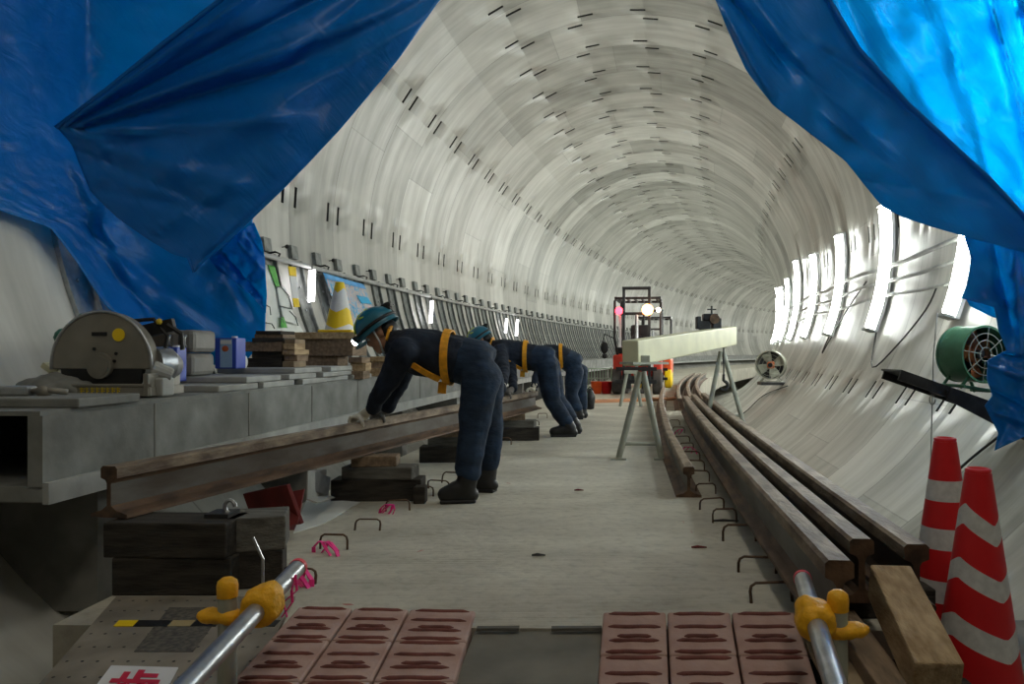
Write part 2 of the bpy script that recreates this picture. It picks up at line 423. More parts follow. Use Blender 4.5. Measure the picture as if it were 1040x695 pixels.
# deck slab: swept section, with a step at the near right corner
mb = MB()
path = [W(s, 0, 0) for s in [2.5, 3.1] + [4 + i * 1.5 for i in range(56)]]
def sweep_sec(mb, ss, l0, l1, z0, z1, mi=0):
    b = len(mb.v)
    for s in ss: mb.v += [W(s, l0, z0), W(s, l1, z0), W(s, l1, z1), W(s, l0, z1)]
    for i in range(len(ss) - 1):
        for k in range(4): mb.f.append([b + i * 4 + k, b + i * 4 + (k + 1) % 4, b + i * 4 + 4 + (k + 1) % 4, b + i * 4 + 4 + k]); mb.m.append(mi)
    mb.f.append([b + 3, b + 2, b + 1, b]); mb.m.append(mi); e = b + (len(ss) - 1) * 4; mb.f.append([e, e + 1, e + 2, e + 3]); mb.m.append(mi)
SS = [3.1 + i * 1.5 for i in range(57)]
sweep_sec(mb, SS, -1.8, 1.28, -.6, 0)
sweep_sec(mb, [2.5, 2.8, 3.1], -1.8, 1.02, -.6, 0)
fl = struct(mb.build('floor', M_DECK))
mb = MB(); mb.box((.05, -1.2, -.39), (3.9, 7.4, .42)); mb.box((1.52, 2.8, -.39), (.98, .59, .42))
struct(mb.build('floor', M_CONC_D))

# ------------------------------------------------------------------ left cable trough (long precast bench)
tr = thing('cable_trough', 'long raised precast concrete cable trough along the left wall', 'cable trough', W(3.1, -2.7, .31))
SL = [2.97] + [3.1 + i * 1.2 for i in range(70)]
mb = MB()
sweep_sec(mb, SL, -2.25, -2.19, .36, .65); sweep_sec(mb, SL, -3.14, -3.08, .36, .65); sweep_sec(mb, SL, -3.14, -2.19, .31, .37)
mb.build('channel', M_CONC, tr)
mb = MB(); sweep_sec(mb, SL, -2.19, -2.165, .30, .385)
mb.build('bottom_flange', M_CONL, tr)
mb = MB(); sweep_sec(mb, SL, -3.16, -2.2, .65, .668); mb.build('cover', M_CONC, tr)
for i in range(40):                                   # vertical panel joints as thin cover strips
    s = 3.7 + i * .95
    c = W(s, -2.188, .515)
    mb = MB(); mb.box(c, (.006, .012, .27), A(s)); mb.build('joint_strip', M_CONC_D, tr)
for i in range(16):
    s = 3.6 + i * 2.4
    mb = MB(); mb.box(W(s, -2.65, .0), (.6, .16, .62), A(s)); mb.build('support', M_CONC_D, tr)

# lids lying on the trough in steps
lid_layers = [(.668, [4.62, 5.12, 5.66, 6.2, 6.74]), (.708, [4.95, 5.5, 6.03, 6.6]), (.748, [5.65, 6.25])]
lab = ['lowest layer', 'second layer', 'top layer']
for li, (z, ss) in enumerate(lid_layers):
    for k, s in enumerate(ss):
        mb = MB(); mb.box(W(s, -2.5 + .02 * ((k * 7) % 3 - 1), z + .019), (.58, .47, .038), A(s) + .02 * ((k % 3) - 1))
        o = mb.build('concrete_lid', M_CONL, bevel=.006)
        tag(o, 'grey concrete lid on the left trough, %s, %s' % (lab[li], ['nearest the cut-off saw', 'second from the saw', 'third from the saw', 'fourth from the saw', 'farthest from the saw'][k]), 'concrete lid', 'concrete lids laid in layers on the trough')
mb = MB(); mb.box(W(3.35, -2.62, .688), (.9, .42, .04), A(3.35)); tag(mb.build('concrete_lid', M_CONC, bevel=.006), 'grey concrete lid on the open near end of the left trough', 'concrete lid', 'concrete lids laid in layers on the trough')

# ------------------------------------------------------------------ handrail pipe along left wall
rp = thing('wall_pipe', 'pale steel pipe running along the left wall above the dark steel bands', 'pipe', wallpt(7, -9.2, .1))
mb = MB(); mb.tube([wallpt(6.3 + i * 1.0, -9.2, .12) for i in range(60)], .028, 8); mb.build('pipe', M_CONL, rp, True)
for i in range(34):
    s = 6.79 + i * 1.26
    mb = MB(); c = wallpt(s, -9.2, .12); mb.tube([c + V((0, 0, -.01)), c + V((.03, 0, .05)), c + V((-.02, 0, .07)), wallpt(s, -8.2, .0)], .012, 6)
    mb.build('clamp', M_DARK, rp)
    if i < 20 and i % 1 == 0:
        mb = MB(); a = wallpt(s + .4, -6.2, .0); b = wallpt(s + .4, -6.2, .06) ; mb.cyl(a, b, .006, n=6); mb.ball(b, .026, 8); mb.build('knob', M_BLACK, rp)
# steel bands on the left wall
def wall_strip(mb, s0, s1, a0, a1, i0, i1, n=12, mi=0):
    b = len(mb.v)
    for k in range(n + 1):
        a = a0 + (a1 - a0) * k / n
        mb.v += [wallpt(s0, a, i0), wallpt(s1, a, i0), wallpt(s1, a, i1), wallpt(s0, a, i1)]
    for k in range(n):
        for t in range(4): mb.f.append([b + k * 4 + t, b + k * 4 + (t + 1) % 4, b + k * 4 + 4 + (t + 1) % 4, b + k * 4 + 4 + t]); mb.m.append(mi)
    mb.f.append([b, b + 1, b + 2, b + 3]); mb.m.append(mi); e = b + n * 4; mb.f.append([e + 3, e + 2, e + 1, e]); mb.m.append(mi)
for i in range(56):
    s = 5.53 + i * .63 if i else 5.12
    r = thing('steel_band', 'dark curved steel band bolted down the left wall below the pipe' if i else 'pale curved steel band on the left wall behind the cut-off saw', 'steel band', wallpt(s, -30), 0, 'steel bands down the left wall' if i else None)
    mb = MB(); wall_strip(mb, s - .12, s + .10, -38, -8.2, -.01, .035); wall_strip(mb, s + .075, s + .10, -38, -8.2, .03, .07)
    mb.build('band', M_BAND if i else M_STEEL, r)
    mb = MB(); wall_strip(mb, s - .10, s + .06, -7.9, -5.6, -.01, .05, 2); mb.build('top_plate', M_BAND, r)
    if i < 16:
        for k in range(6):
            a = -13 - k * 4.2
            mb = MB(); mb.cyl(wallpt(s - .03, a, .03), wallpt(s - .03, a, .05), .013, n=6); mb.build('bolt', M_STEEL, r)

# ------------------------------------------------------------------ tube lamps down the right wall
for i in range(1, 26):
    s = [3.1, 5.55, 8.25, 11.1, 14.0][i] if i < 5 else (14.0 + (i - 4) * 2.8 if i < 11 else 33.6 + (i - 11) * 3.7)
    top, bot = (173, 200) if i not in (1, 2) else (184, 199)
    if i > 5 and i % 3 == 0: top -= 3
    r = thing('tube_lamp', '%s upright fluorescent tube lamp on the right tunnel wall' % ['tarp-hidden nearest', 'tarp-hidden second', 'tarp-edge', 'tallest', 'fifth from the tarp'][i] if i < 5 else 'distant upright fluorescent tube lamp blazing on the right tunnel wall', 'lamp', wallpt(s, 178), 0, None if i < 5 else 'far tube lamps along the right wall')
    if i == 2: r['label'] = 'nearest upright tube lamp in view, lit against the edge of the right tarp'
    if i == 3: r['label'] = 'tallest blazing tube lamp on the right wall, second from the right tarp'
    if i == 4: r['label'] = 'third blazing tube lamp on the right wall counted from the right tarp'
    p = [wallpt(s, top + (bot - top) * k / 6, .16) for k in range(7)]
    hw = .15 if i > 2 else .105  # glowing body widened to take in the bloom around each tube
    mb = MB(); wall_strip(mb, s - hw, s + hw, top, bot, .085, .165, 10); mb.build('tube_and_bloom', M_TUBE, r, False, bevel=.03)
    mb = MB(); wall_strip(mb, s - hw - .03, s + hw + .03, top - .6, bot + .6, .04, .085, 6); mb.build('reflector', M_WHITE, r)  # white backing made wide so it blows out with the bloom
    for a in (top - .5, bot + .5):
        mb = MB(); mb.bar(wallpt(s, a, .06), wallpt(s, a, .19), hw * 2, .03); mb.build('end_cap', M_CONL, r)
# conduits
for j, (a, rad, nm) in enumerate([(186, .03, 'upper'), (189.5, .024, 'middle'), (193, .02, 'lower')]):
    mb = MB(); mb.tube([wallpt(4.5 + i, a + .4 * math.sin(i * 1.3 + j), .09) for i in range(44)], rad, 8)
    tag(mb.build('conduit', M_CONL, None, True), '%s pale conduit running along the right wall behind the tube lamps' % nm, 'conduit')
# sagging cables
cabs = [([(905, 262), (898, 300), (890, 338), (886, 373), (910, 352), (940, 315), (952, 290)], 'thin looped cable on the right wall between the two nearest tubes in view'),
        ([(860, 285), (852, 318), (835, 358), (843, 345), (862, 312), (880, 286)], 'thin looped cable on the right wall left of the tallest tube lamp'),
        ([(800, 392), (775, 402), (755, 420), (735, 428)], 'dark cable lying on the lower right wall by the far fan'),
        ([(1040, 425), (1010, 447), (985, 467), (960, 490)], 'dark cable running down the right wall above the red cones')]
for pts, l in cabs:
    q = [wallhit(x, y, .03) for x, y in pts]; fine = []
    for i in range(len(q) - 1):
        for k in range(4):
            p0, p1, p2, p3 = q[max(i - 1, 0)], q[i], q[i + 1], q[min(i + 2, len(q) - 1)]; t = k / 4
            fine.append(.5 * ((2 * p1) + (p2 - p0) * t + (2 * p0 - 5 * p1 + 4 * p2 - p3) * t * t + (3 * p1 - 3 * p2 + p3 - p0) * t ** 3))
    fine.append(q[-1])
    mb = MB(); mb.tube(fine, .011, 6); tag(mb.build('cable', M_DARK, None, True), l, 'cable')
r = thing('hanging_wire', 'thin wire with a small hook hanging under the dark shelf bracket', 'wire', P(945, 480, 5.6))
mb = MB(); mb.tube([P(952, 318, 5.6), P(948, 360, 5.6), P(947, 400, 5.6), P(945, 478, 5.6)], .004, 6); mb.build('wire', M_STEEL, r)
mb = MB(); mb.tube([P(947 + 3 * math.cos(t), 406 + 5 * math.sin(t), 5.59) for t in [k * .6 for k in range(10)]], .005, 6); mb.build('hook', M_STEEL, r)

# ------------------------------------------------------------------ tarps: ruled sheets with folds
def lerp_poly(pts, t):
    L = [0]
    for a, b in zip(pts, pts[1:]): L.append(L[-1] + math.dist(a, b))
    d = t * L[-1]
    for i in range(len(pts) - 1):
        if d <= L[i + 1] or i == len(pts) - 2:
            k = (d - L[i]) / max(1e-6, L[i + 1] - L[i]); return [pts[i][c] + (pts[i + 1][c] - pts[i][c]) * k for c in range(len(pts[i]))]
def sheet(name, m, left, right, folds, nu=70, nv=110, noise_amp=.05, edge=.0, thick=.004, nsc=1.6, par=None):
    """left/right: outlines (px, py, depth) read off the photo, each put at its own distance."""
    mb = MB()
    for j in range(nv + 1):
        a = lerp_poly(left, j / nv); b = lerp_poly(right, j / nv)
        for i in range(nu + 1):
            t = i / nu; x, y, d = [a[c] + (b[c] - a[c]) * t for c in range(3)]
            w = min(1, 6 * t * (1 - t) + .25)
            p0 = P(x, y, d)
            dd = noise_amp * noise.fractal(p0 * nsc, .8, 2.1, 3) * w
            for (x0, y0, x1, y1, amp, wd) in folds:
                L2 = (x1 - x0) ** 2 + (y1 - y0) ** 2; u = ((x - x0) * (x1 - x0) + (y - y0) * (y1 - y0)) / L2
                dist = ((x - x0) * (y1 - y0) - (y - y0) * (x1 - x0)) / math.sqrt(L2)
                fade = max(0, min(1, (u + .12) / .2)) * max(0, min(1, (1.12 - u) / .2))
                ww = wd * (.35 + .65 * max(0, min(1, u)))
                dd += amp * fade * math.exp(-(abs(dist) / ww) ** 1.5)
            q = d + dd * .9; p = P(x, y, q); 
            while (RC - math.hypot(RC - p.x, p.y)) ** 2 + (p.z - CZ) ** 2 > (RT - .13) ** 2 and q > 2: q -= .02; p = P(x, y, q)
            mb.v.append(p)
    for j in range(nv):
        for i in range(nu):
            q = j * (nu + 1) + i; mb.f.append([q, q + 1, q + nu + 2, q + nu + 1]); mb.m.append(0)
    o = mb.build(name, m, par, True, recalc=False)
    sd = o.modifiers.new('t', 'SOLIDIFY'); sd.thickness = thick; sd.offset = 0
    return o
# left back sheet
L = thing('blue_tarp', 'big blue tarp sheet hung across the left side of the tunnel, behind the darker flap', 'tarp', (-2.8, 5.6, .72))
sheet('back_sheet', M_TARP,
      [(-60, -330, 5.0), (-150, -100, 4.9), (-120, 60, 4.95), (-60, 180, 5.05), (0, 214, 5.1), (30, 224, 5.15), (52, 232, 5.2), (75, 262, 5.35), (108, 312, 5.6), (135, 332, 5.8), (155, 352, 6.0), (165, 368, 6.1)],
      [(560, -330, 5.8), (480, -150, 5.8), (432, -60, 5.8), (395, 0, 5.8), (355, 70, 5.9), (305, 140, 6.0), (262, 205, 6.1), (256, 226, 6.2), (266, 262, 6.25), (270, 310, 6.3), (269, 345, 6.3), (245, 372, 6.3)],
      [(20, 60, 140, 300, -.10, 14), (0, 110, 60, 230, .12, 12), (60, 215, 250, 350, .05, 10), (95, 300, 120, 90, -.05, 12), (235, 250, 268, 300, -.06, 8), (225, 262, 265, 330, .06, 8), (0, 200, 90, 215, -.1, 12), (40, 235, 100, 215, .08, 10), (140, 90, 90, 75, .03, 10), (-20, 40, 60, -60, .06, 25), (210, 240, 262, 236, -.05, 8)],
      noise_amp=.10, par=L)
F2 = thing('blue_tarp', 'darker folded blue tarp flap with a pointed lower corner, in front of the left tarp', 'tarp', (-2.4, 4.7, 1.4))
sheet('flap', M_TARP2,
      [(560, -330, 4.5), (400, -150, 4.55), (300, -62, 4.6), (224, 0, 4.62), (165, 45, 4.6), (110, 90, 4.6), (58, 130, 4.55), (72, 145, 4.6), (80, 165, 4.62), (92, 195, 4.65), (120, 222, 4.7), (150, 243, 4.72), (175, 258, 4.72), (190, 262, 4.72), (196, 277, 4.7)],
      [(760, -330, 4.9), (640, -190, 4.9), (560, -110, 4.9), (510, -60, 4.9), (475, -30, 4.9), (445, 2, 4.9), (405, 60, 4.9), (372, 100, 4.88), (345, 132, 4.86), (318, 161, 4.85), (292, 188, 4.83), (265, 214, 4.8), (240, 238, 4.78), (222, 254, 4.75), (212, 262, 4.74), (198, 276, 4.7)],
      [(60, 131, 330, -60, -.10, 9), (60, 132, 400, -40, .09, 9), (60, 133, 400, 10, -.08, 9), (62, 136, 330, 60, .08, 8), (64, 137, 300, 120, -.07, 7), (70, 140, 250, 190, -.05, 7), (80, 150, 230, 215, .05, 6), (430, 20, 140, 190, -.06, 22), (430, 0, 160, 130, .05, 18), (200, 270, 330, 150, .035, 9), (150, 240, 250, 180, -.03, 8), (90, 190, 215, 215, .035, 8), (300, 60, 430, -60, .06, 20)],
      noise_amp=.05, par=F2)
# rolled hem of the flap
mb = MB(); mb.tube([P(x, y, d) for x, y, d in [(300, -62, 4.57), (224, 0, 4.59), (165, 45, 4.57), (110, 90, 4.57), (57, 130, 4.52)]], .014, 8)
mb.build('rolled_hem', M_TARP2, F2, True)
F3 = thing('blue_tarp', 'small crumpled pale-blue tarp end hanging at the left tarp edge beside the lit wall', 'tarp', (-2.2, 6.0, 1.0))
sheet('crumpled_end', M_TARP,
      [(243, 236, 6.0), (228, 248, 6.0), (212, 262, 6.0), (222, 275, 6.0), (236, 284, 6.02), (255, 300, 6.05)],
      [(258, 226, 6.1), (266, 245, 6.1), (269, 262, 6.1), (270, 285, 6.1), (271, 300, 6.12), (270, 318, 6.15)],
      [(225, 255, 265, 300, .06, 4), (240, 245, 268, 275, -.05, 4), (250, 236, 270, 262, .05, 3), (220, 268, 262, 312, -.05, 4)], nu=30, nv=40, noise_amp=.12, nsc=5, par=F3)
# right side
R1 = thing('blue_tarp', 'bright translucent blue tarp lit through from behind at top right', 'tarp', (2.6, 4.9, 2.0))
sheet('translucent_sheet', M_TARP3,
      [(780, -330, 5.0), (790, -120, 5.0), (826, -20, 5.0), (865, 50, 5.0), (905, 100, 5.0), (945, 140, 5.0), (985, 180, 5.0), (1020, 215, 5.0), (1060, 262, 5.0)],
      [(1100, -330, 5.1), (1130, -200, 5.1), (1150, -80, 5.1), (1150, 0, 5.1), (1150, 60, 5.1), (1150, 120, 5.1), (1150, 180, 5.1), (1150, 230, 5.1), (1150, 280, 5.1)],
      [(1002, -20, 1060, 200, -.16, 9), (1022, -20, 1085, 200, .14, 9), (960, 20, 1012, 210, .07, 9), (975, 60, 1000, 200, -.05, 5), (1030, 60, 1052, 160, .06, 6), (880, 0, 960, 140, .05, 12), (850, -20, 900, 90, -.08, 10), (930, -20, 985, 150, -.05, 14)],
      noise_amp=.09, nsc=3, par=R1)
R2 = thing('blue_tarp', 'dark blue doubled tarp band sweeping down the right side in front of the bright sheet', 'tarp', (1.9, 4.6, 1.6))
sheet('band', M_TARP2,
      [(560, -330, 4.6), (660, -140, 4.6), (722, -12, 4.6), (738, 28, 4.6), (758, 72, 4.62), (785, 107, 4.65), (822, 135, 4.7), (858, 163, 4.75), (878, 188, 4.78), (896, 210, 4.8), (915, 220, 4.8), (945, 230, 4.82), (990, 243, 4.85), (1060, 262, 4.9)],
      [(740, -330, 4.8), (790, -140, 4.8), (835, -12, 4.8), (852, 18, 4.8), (872, 50, 4.8), (900, 82, 4.8), (922, 106, 4.8), (950, 132, 4.8), (972, 152, 4.82), (990, 168, 4.83), (1005, 182, 4.84), (1025, 205, 4.85), (1045, 226, 4.87), (1075, 240, 4.9)],
      [(735, -10, 800, 70, .12, 9), (760, -10, 860, 130, -.06, 16), (800, 60, 900, 150, .05, 10), (840, 120, 960, 215, -.05, 14), (870, 180, 1000, 205, .04, 9), (820, 40, 930, 120, .04, 9), (790, 75, 840, 40, -.05, 7), (740, 20, 780, 95, -.08, 7)],
      noise_amp=.08, par=R2)
mb = MB(); mb.tube([P(x, y, d) for x, y, d in [(800, -75, 4.78), (835, -12, 4.78), (872, 50, 4.78), (922, 106, 4.78), (972, 152, 4.8), (1005, 182, 4.82), (1045, 226, 4.85)]], .016, 8); mb.build('rolled_hem', M_TARP2, R2, True)
R3 = thing('blue_tarp', 'gathered blue tarp hanging down the right edge over the green fan', 'tarp', (2.8, 5.1, .3))
sheet('hanging_end', M_TARP2,
      [(978, 236, 5.05), (986, 262, 5.08), (982, 290, 5.1), (976, 303, 5.12), (1010, 312, 5.1), (1014, 335, 5.1), (1022, 356, 5.1), (1003, 366, 5.08), (1002, 385, 5.05), (1008, 402, 5.02), (1000, 412, 5.0), (1008, 428, 5.0), (1014, 440, 5.0), (1010, 458, 5.0)],
      [(1150, 240, 5.2), (1150, 262, 5.2), (1150, 285, 5.2), (1150, 305, 5.2), (1150, 325, 5.2), (1150, 345, 5.2), (1148, 360, 5.2), (1140, 375, 5.2), (1130, 390, 5.15), (1120, 400, 5.1), (1110, 412, 5.1), (1090, 422, 5.1), (1070, 432, 5.05), (1048, 440, 5.0)],
      [(1010, 250, 1030, 340, .08, 8), (1030, 260, 1040, 380, -.08, 8), (1005, 372, 1060, 390, -.05, 5), (1005, 395, 1050, 420, .06, 4), (1012, 420, 1050, 432, -.05, 4), (1018, 360, 1060, 370, .05, 4)],
      noise_amp=.10, nsc=3, par=R3)
sheet('lit_strip', M_TARP3, [(980, 296, 5.3), (981, 303, 5.3), (985, 311, 5.3), (1008, 322, 5.3)], [(1050, 270, 5.3), (1050, 285, 5.3), (1050, 300, 5.3), (1050, 330, 5.3)], [(980, 300, 1010, 312, .04, 4)], nu=16, nv=16, noise_amp=.04, nsc=5, par=R3)

# ------------------------------------------------------------------ rails
def rail_poly(h=.19, foot=1):
    k = h / .174; pts = [(-.0725, 0), (.0725, 0), (.0725, .012), (.03, .024), (.0085, .04), (.0085, .115), (.014, .126), (.0325, .134), (.0325, .166), (.024, .174), (-.024, .174), (-.0325, .166), (-.0325, .134), (-.014, .126), (-.0085, .115), (-.0085, .04), (-.03, .024), (-.0725, .012)]
    return [(a * k * (foot if b < .03 else 1), b * k) for a, b in pts]
MI_R = [0, 0, 0, 0, 2, 0, 0, 1, 1, 1, 1, 1, 0, 0, 2, 0, 0, 0]
def rail(path, label, group=None, h=.19, tilt=None, foot=1):
    mb = MB(); mb.prism(rail_poly(h, foot), [V(p) for p in path], None, up=tilt or (0, 0, 1), mis=MI_R)
    return tag(mb.build('steel_rail', [M_RUST, M_RAILH, M_RAILW]), label, 'rail', group)
p0 = V((-1.82, 2.9, .275)); p1 = V((-.62, 8.5, .275))
rail([p0, p1], 'rusty steel rail with a grey web on timber blocks, gripped by the bending workers', h=.195)
rz1 = .10
def between(a, b, n, bend=.03):
    a, b = V(a), V(b); out = []
    for i in range(n + 1):
        t = i / n; p = a.lerp(b, t); p.x -= bend * 4 * t * (1 - t); out.append(p)
    return out
rail(between((.70, 2.16, rz1), (1.27, 10.3, rz1), 8), 'long pitted rusty rail, innermost of the three on the right of the deck', h=.215, foot=.62)
rail(between((.865, 2.45, rz1), (1.46, 10.9, rz1), 8), 'long rusty rail in the middle of the three on the right of the deck', h=.205, foot=.7)
rail(between((1.01, 2.38, rz1), (1.66, 11.3, rz1), 8), 'long rusty rail, outermost of the three beside the right tunnel wall', h=.205, foot=.7)
rail([W(s, .52 + .02 * (s > 8), 0) for s in (4.78, 7, 9, 11, 13, 15.5)], 'single rusty rail lying on the bare deck between the gantry feet and the three rails', h=.19)
for k in range(3):
    rail([W(11.9 + i * 1.5, .83 + .19 * k, .0 + .0) for i in range(11)], 'far rusty rail beyond the gantry, %s of three' % ['leftmost', 'middle one', 'rightmost'][k], h=.19)
# timbers beneath the right rails
for i, (s, l) in enumerate([(2.66, 'nearest the cones'), (4.6, 'second from the cones'), (6.6, 'third from the cones'), (8.6, 'under the gantry'), (10.1, 'at the far rail ends')]):
    x0 = .64 + (s - 2.16) * .07; mb = MB(); mb.box((x0 + .29, s, .0495), (.46 if s > 3.1 else .40, .14, .099), 0)
    tag(mb.build('timber_sleeper', M_SLEEP, bevel=.005), 'dark timber bearer under the three right rails, ' + l, 'timber', 'bearers beneath the right rails')

# timber stacks beneath the left rail
def timber(c, d, rz, m, label, group, nm='timber_block'):
    mb = MB(); mb.box(c, d, rz); return tag(mb.build(nm, m, bevel=.006), label, 'timber', group)
G = 'timbers stacked under the left rail'
timber((-1.55, 2.93, .07), (.44, .19, .14), .0, M_SLEEP, 'large dark timber, bottom of the nearest stack under the left rail', G)
timber((-1.57, 2.93, .205), (.46, .2, .13), -.03, M_SLEEP, 'large dark timber, top of the nearest stack under the left rail', G)
timber((-1.31, 3.02, .205), (.22, .2, .13), .3, M_SLEEPT, 'grey-faced timber end angled beside the nearest stack', G)
timber((-1.31, 3.02, .07), (.2, .2, .139), .3, M_SLEEP, 'dark timber end under the grey-faced angled one', G)
for i, (x, y, w, l) in enumerate([(-1.30, 4.72, .54, 'second'), (-1.1, 6.35, .6, 'third'), (-.78, 7.9, .5, 'fourth')]):
    timber((x, y, .065), (w, .18, .13), .05, M_SLEEP, 'dark timber, bottom of the %s stack under the left rail' % l, G)
    timber((x + .01, y, .168), (w * .8, .17, .076), -.06, M_SLEEPT, 'worn plank in the middle of the %s stack under the left rail' % l, G)
    timber((x - .02, y, .238), (w * .5, .15, .064), .08, M_WOODB, 'small block on top of the %s stack, just under the left rail' % l, G)
timber((-1.02, 4.6, .05), (.07, .1, .1), .05, M_SLEEP, 'short black offcut at the end of the second stack by the boots', G)
# dogs (staples) and small clamp on near stack
mb = MB(); mb.tube([P(257, 546, 2.72), P(267, 568, 2.72), P(267, 606, 2.72)], .005, 6); tag(mb.build('bent_bar', M_STEEL), 'thin bent steel bar leaning on the nearest timber stack', 'steel bar')
for x, y, z, w, h, l in [(-1.42, 2.96, .27, .09, .07, 'small grey clamp on top of the nearest timber stack')]:
    r = thing('rail_clamp', l, 'clamp', (x, y, z)); mb = MB(); mb.box((x, y, z + .008), (w, .1, .016)); mb.build('base', M_DARK, r)
    mb = MB(); mb.tube([(x + .03 + .02 * math.cos(t), y, z + .035 + .025 * math.sin(t)) for t in [k * .55 for k in range(9)]], .008, 6); mb.build('clip', M_STEEL, r)
# red plates and grey angle
r = thing('red_plate', 'dark red painted steel box plate lying under the left rail', 'steel plate', (-1.6, 3.9, .0))
mb = MB(); mb.bar(P(255, 520, 3.9), P(300, 512, 3.65), .02, .20, up=(0, -.3, 1)); mb.box(P(270, 535, 4.0), (.42, .3, .02), .2); mb.build('web', M_RPAINT, r, bevel=.003)
mb = MB(); a, b, c, d = P(288, 501, 3.75), P(309, 497, 3.75), P(302, 532, 3.62), P(285, 537, 3.6)
o_ = V((.0, .012, 0)); mb.add([a, b, c, d, a + o_, b + o_, c + o_, d + o_], [(0, 1, 2, 3), (7, 6, 5, 4), (0, 4, 5, 1), (1, 5, 6, 2), (2, 6, 7, 3), (3, 7, 4, 0)]); mb.build('end_plate', M_RPAINT, r)
r = thing('steel_angle', 'pale grey bent steel angle standing beside the second timber stack', 'steel angle', P(320, 510, 4.0))
mb = MB(); mb.prism([(0, 0), (.055, -.02), (.058, -.014), (.006, .006), (.006, .15), (0, .15)], P(311, 508, 4.0), P(330, 503, 4.5)); mb.build('angle', M_CONL, r)
mb = MB(); mb.bar(P(316, 488, 4.15), P(334, 494, 4.4), .008, .1, up=(0, -.3, 1)); mb.build('flange', M_STEEL, r)

mb = quad_prism([PZ(312, 506, .007), PZ(366, 510, .007), PZ(330, 531, .007), PZ(298, 541, .007)], .006); tag(mb.build('pale_patch', M_PAPER), 'pale flat patch on the deck by the grey steel angle and red plate', 'sheet')  # thin pale quad laid flat on the deck
# ------------------------------------------------------------------ rebar loops in the deck, some tied with pink ribbon
hoop = None
HL = [(303, 592), (339, 558), (373, 539), (404, 519), (428, 505), (446, 497), (458, 491), (512, 452), (520, 447), (530, 440), (478, 475), (497, 462), (541, 432), (551, 425)]
HR = [(789, 612), (774, 582), (756, 550), (741, 531), (728, 517), (722, 502), (716, 489), (711, 478), (707, 468), (702, 457), (698, 449), (694, 440), (690, 432)]
nth = ['nearest', 'second', 'third', 'fourth', 'fifth', 'sixth', 'seventh', 'eighth', 'ninth', 'tenth', 'eleventh', 'twelfth', 'thirteenth', 'fourteenth']
for side, lst in (('left', HL), ('right', HR)):
    lst = sorted(lst, key=lambda q: -q[1])
    for i, (x, y) in enumerate(lst):
        c = PZ(x - (5 if side == 'right' else 0), y, 0)
        lb = '%s rusty rebar loop in the deck, counted along the %s row from the camera' % (nth[i], side)
        if hoop is None:
            mb = MB(); w = .070; h = .072
            pts = [(-w, 0, -.02), (-w, 0, h * .6), (-w * .93, 0, h * .85), (-w * .7, 0, h), (w * .7, 0, h), (w * .93, 0, h * .85), (w, 0, h * .6), (w, 0, -.02)]
            mb.tube(pts, .0055, 7); me_o = mb.build('rebar_loop', M_RUST, thing('x', None, None, proto=True), True)
            pr = me_o.parent; me_o.parent = None; bpy.data.objects.remove(pr); hoop = me_o; tag(hoop, lb, 'rebar loop', 'rebar loops in the deck')
            o = hoop
        else:
            o = hoop.copy(); C.objects.link(o); o['label'] = lb
        o.location = c; o.rotation_euler = (random.uniform(-.35, .25), 0, random.uniform(-.35, .35)); o.scale = (random.uniform(.9, 1.15), 1, random.uniform(.75, 1.1))
def ribbon(px, py, z, label, n=5, sc=1.0):
    c = PZ(px, py, z); mb = MB()
    for k in range(n):
        a = random.uniform(0, 2 * PI); pts = [c + V((math.cos(a + t * .5) * .035 * t * sc, -.01 + math.sin(a) * .02 * t * sc, (-.012 * t * t + .014 * t) * sc * 1.5 + .006)) for t in range(4)]
        for u, w in zip(pts, pts[1:]): mb.bar(u, w, .018 * sc, .003)
    return tag(mb.build('pink_ribbon', M_PINK), label, 'ribbon')
ribbon(303, 580, .05, 'pink ribbon knotted behind the end of the left guard pipe', 9, 1.0)
ribbon(331, 552, .045, 'pink ribbon on the second rebar loop of the left row', 7, .9)
ribbon(396, 514, .045, 'pink ribbon on a left-row rebar loop beside the second timber stack', 7, .8)
ribbon(527, 437, .05, 'small pink ribbon on a loop behind the first worker', 7, .9)
ribbon(699, 455, .05, 'pink ribbon on a right-row loop beside the single rail', 7, .9)
ribbon(692, 437, .05, 'faint far pink ribbon beside the single rail', 5, .9)
mb = MB()
for dx in (-.006, .012):
    pts = [P(300, 584, 2.18), P(298 + dx * 300, 600, 2.18), P(294 - dx * 500, 612, 2.18), P(288 + dx * 300, 627, 2.18)]
    for u, w in zip(pts, pts[1:]): mb.bar(u, w, .007, .003)
tag(mb.build('pink_ribbon', M_PINK), 'long pink ribbon tail hanging from the left guard pipe end', 'ribbon')

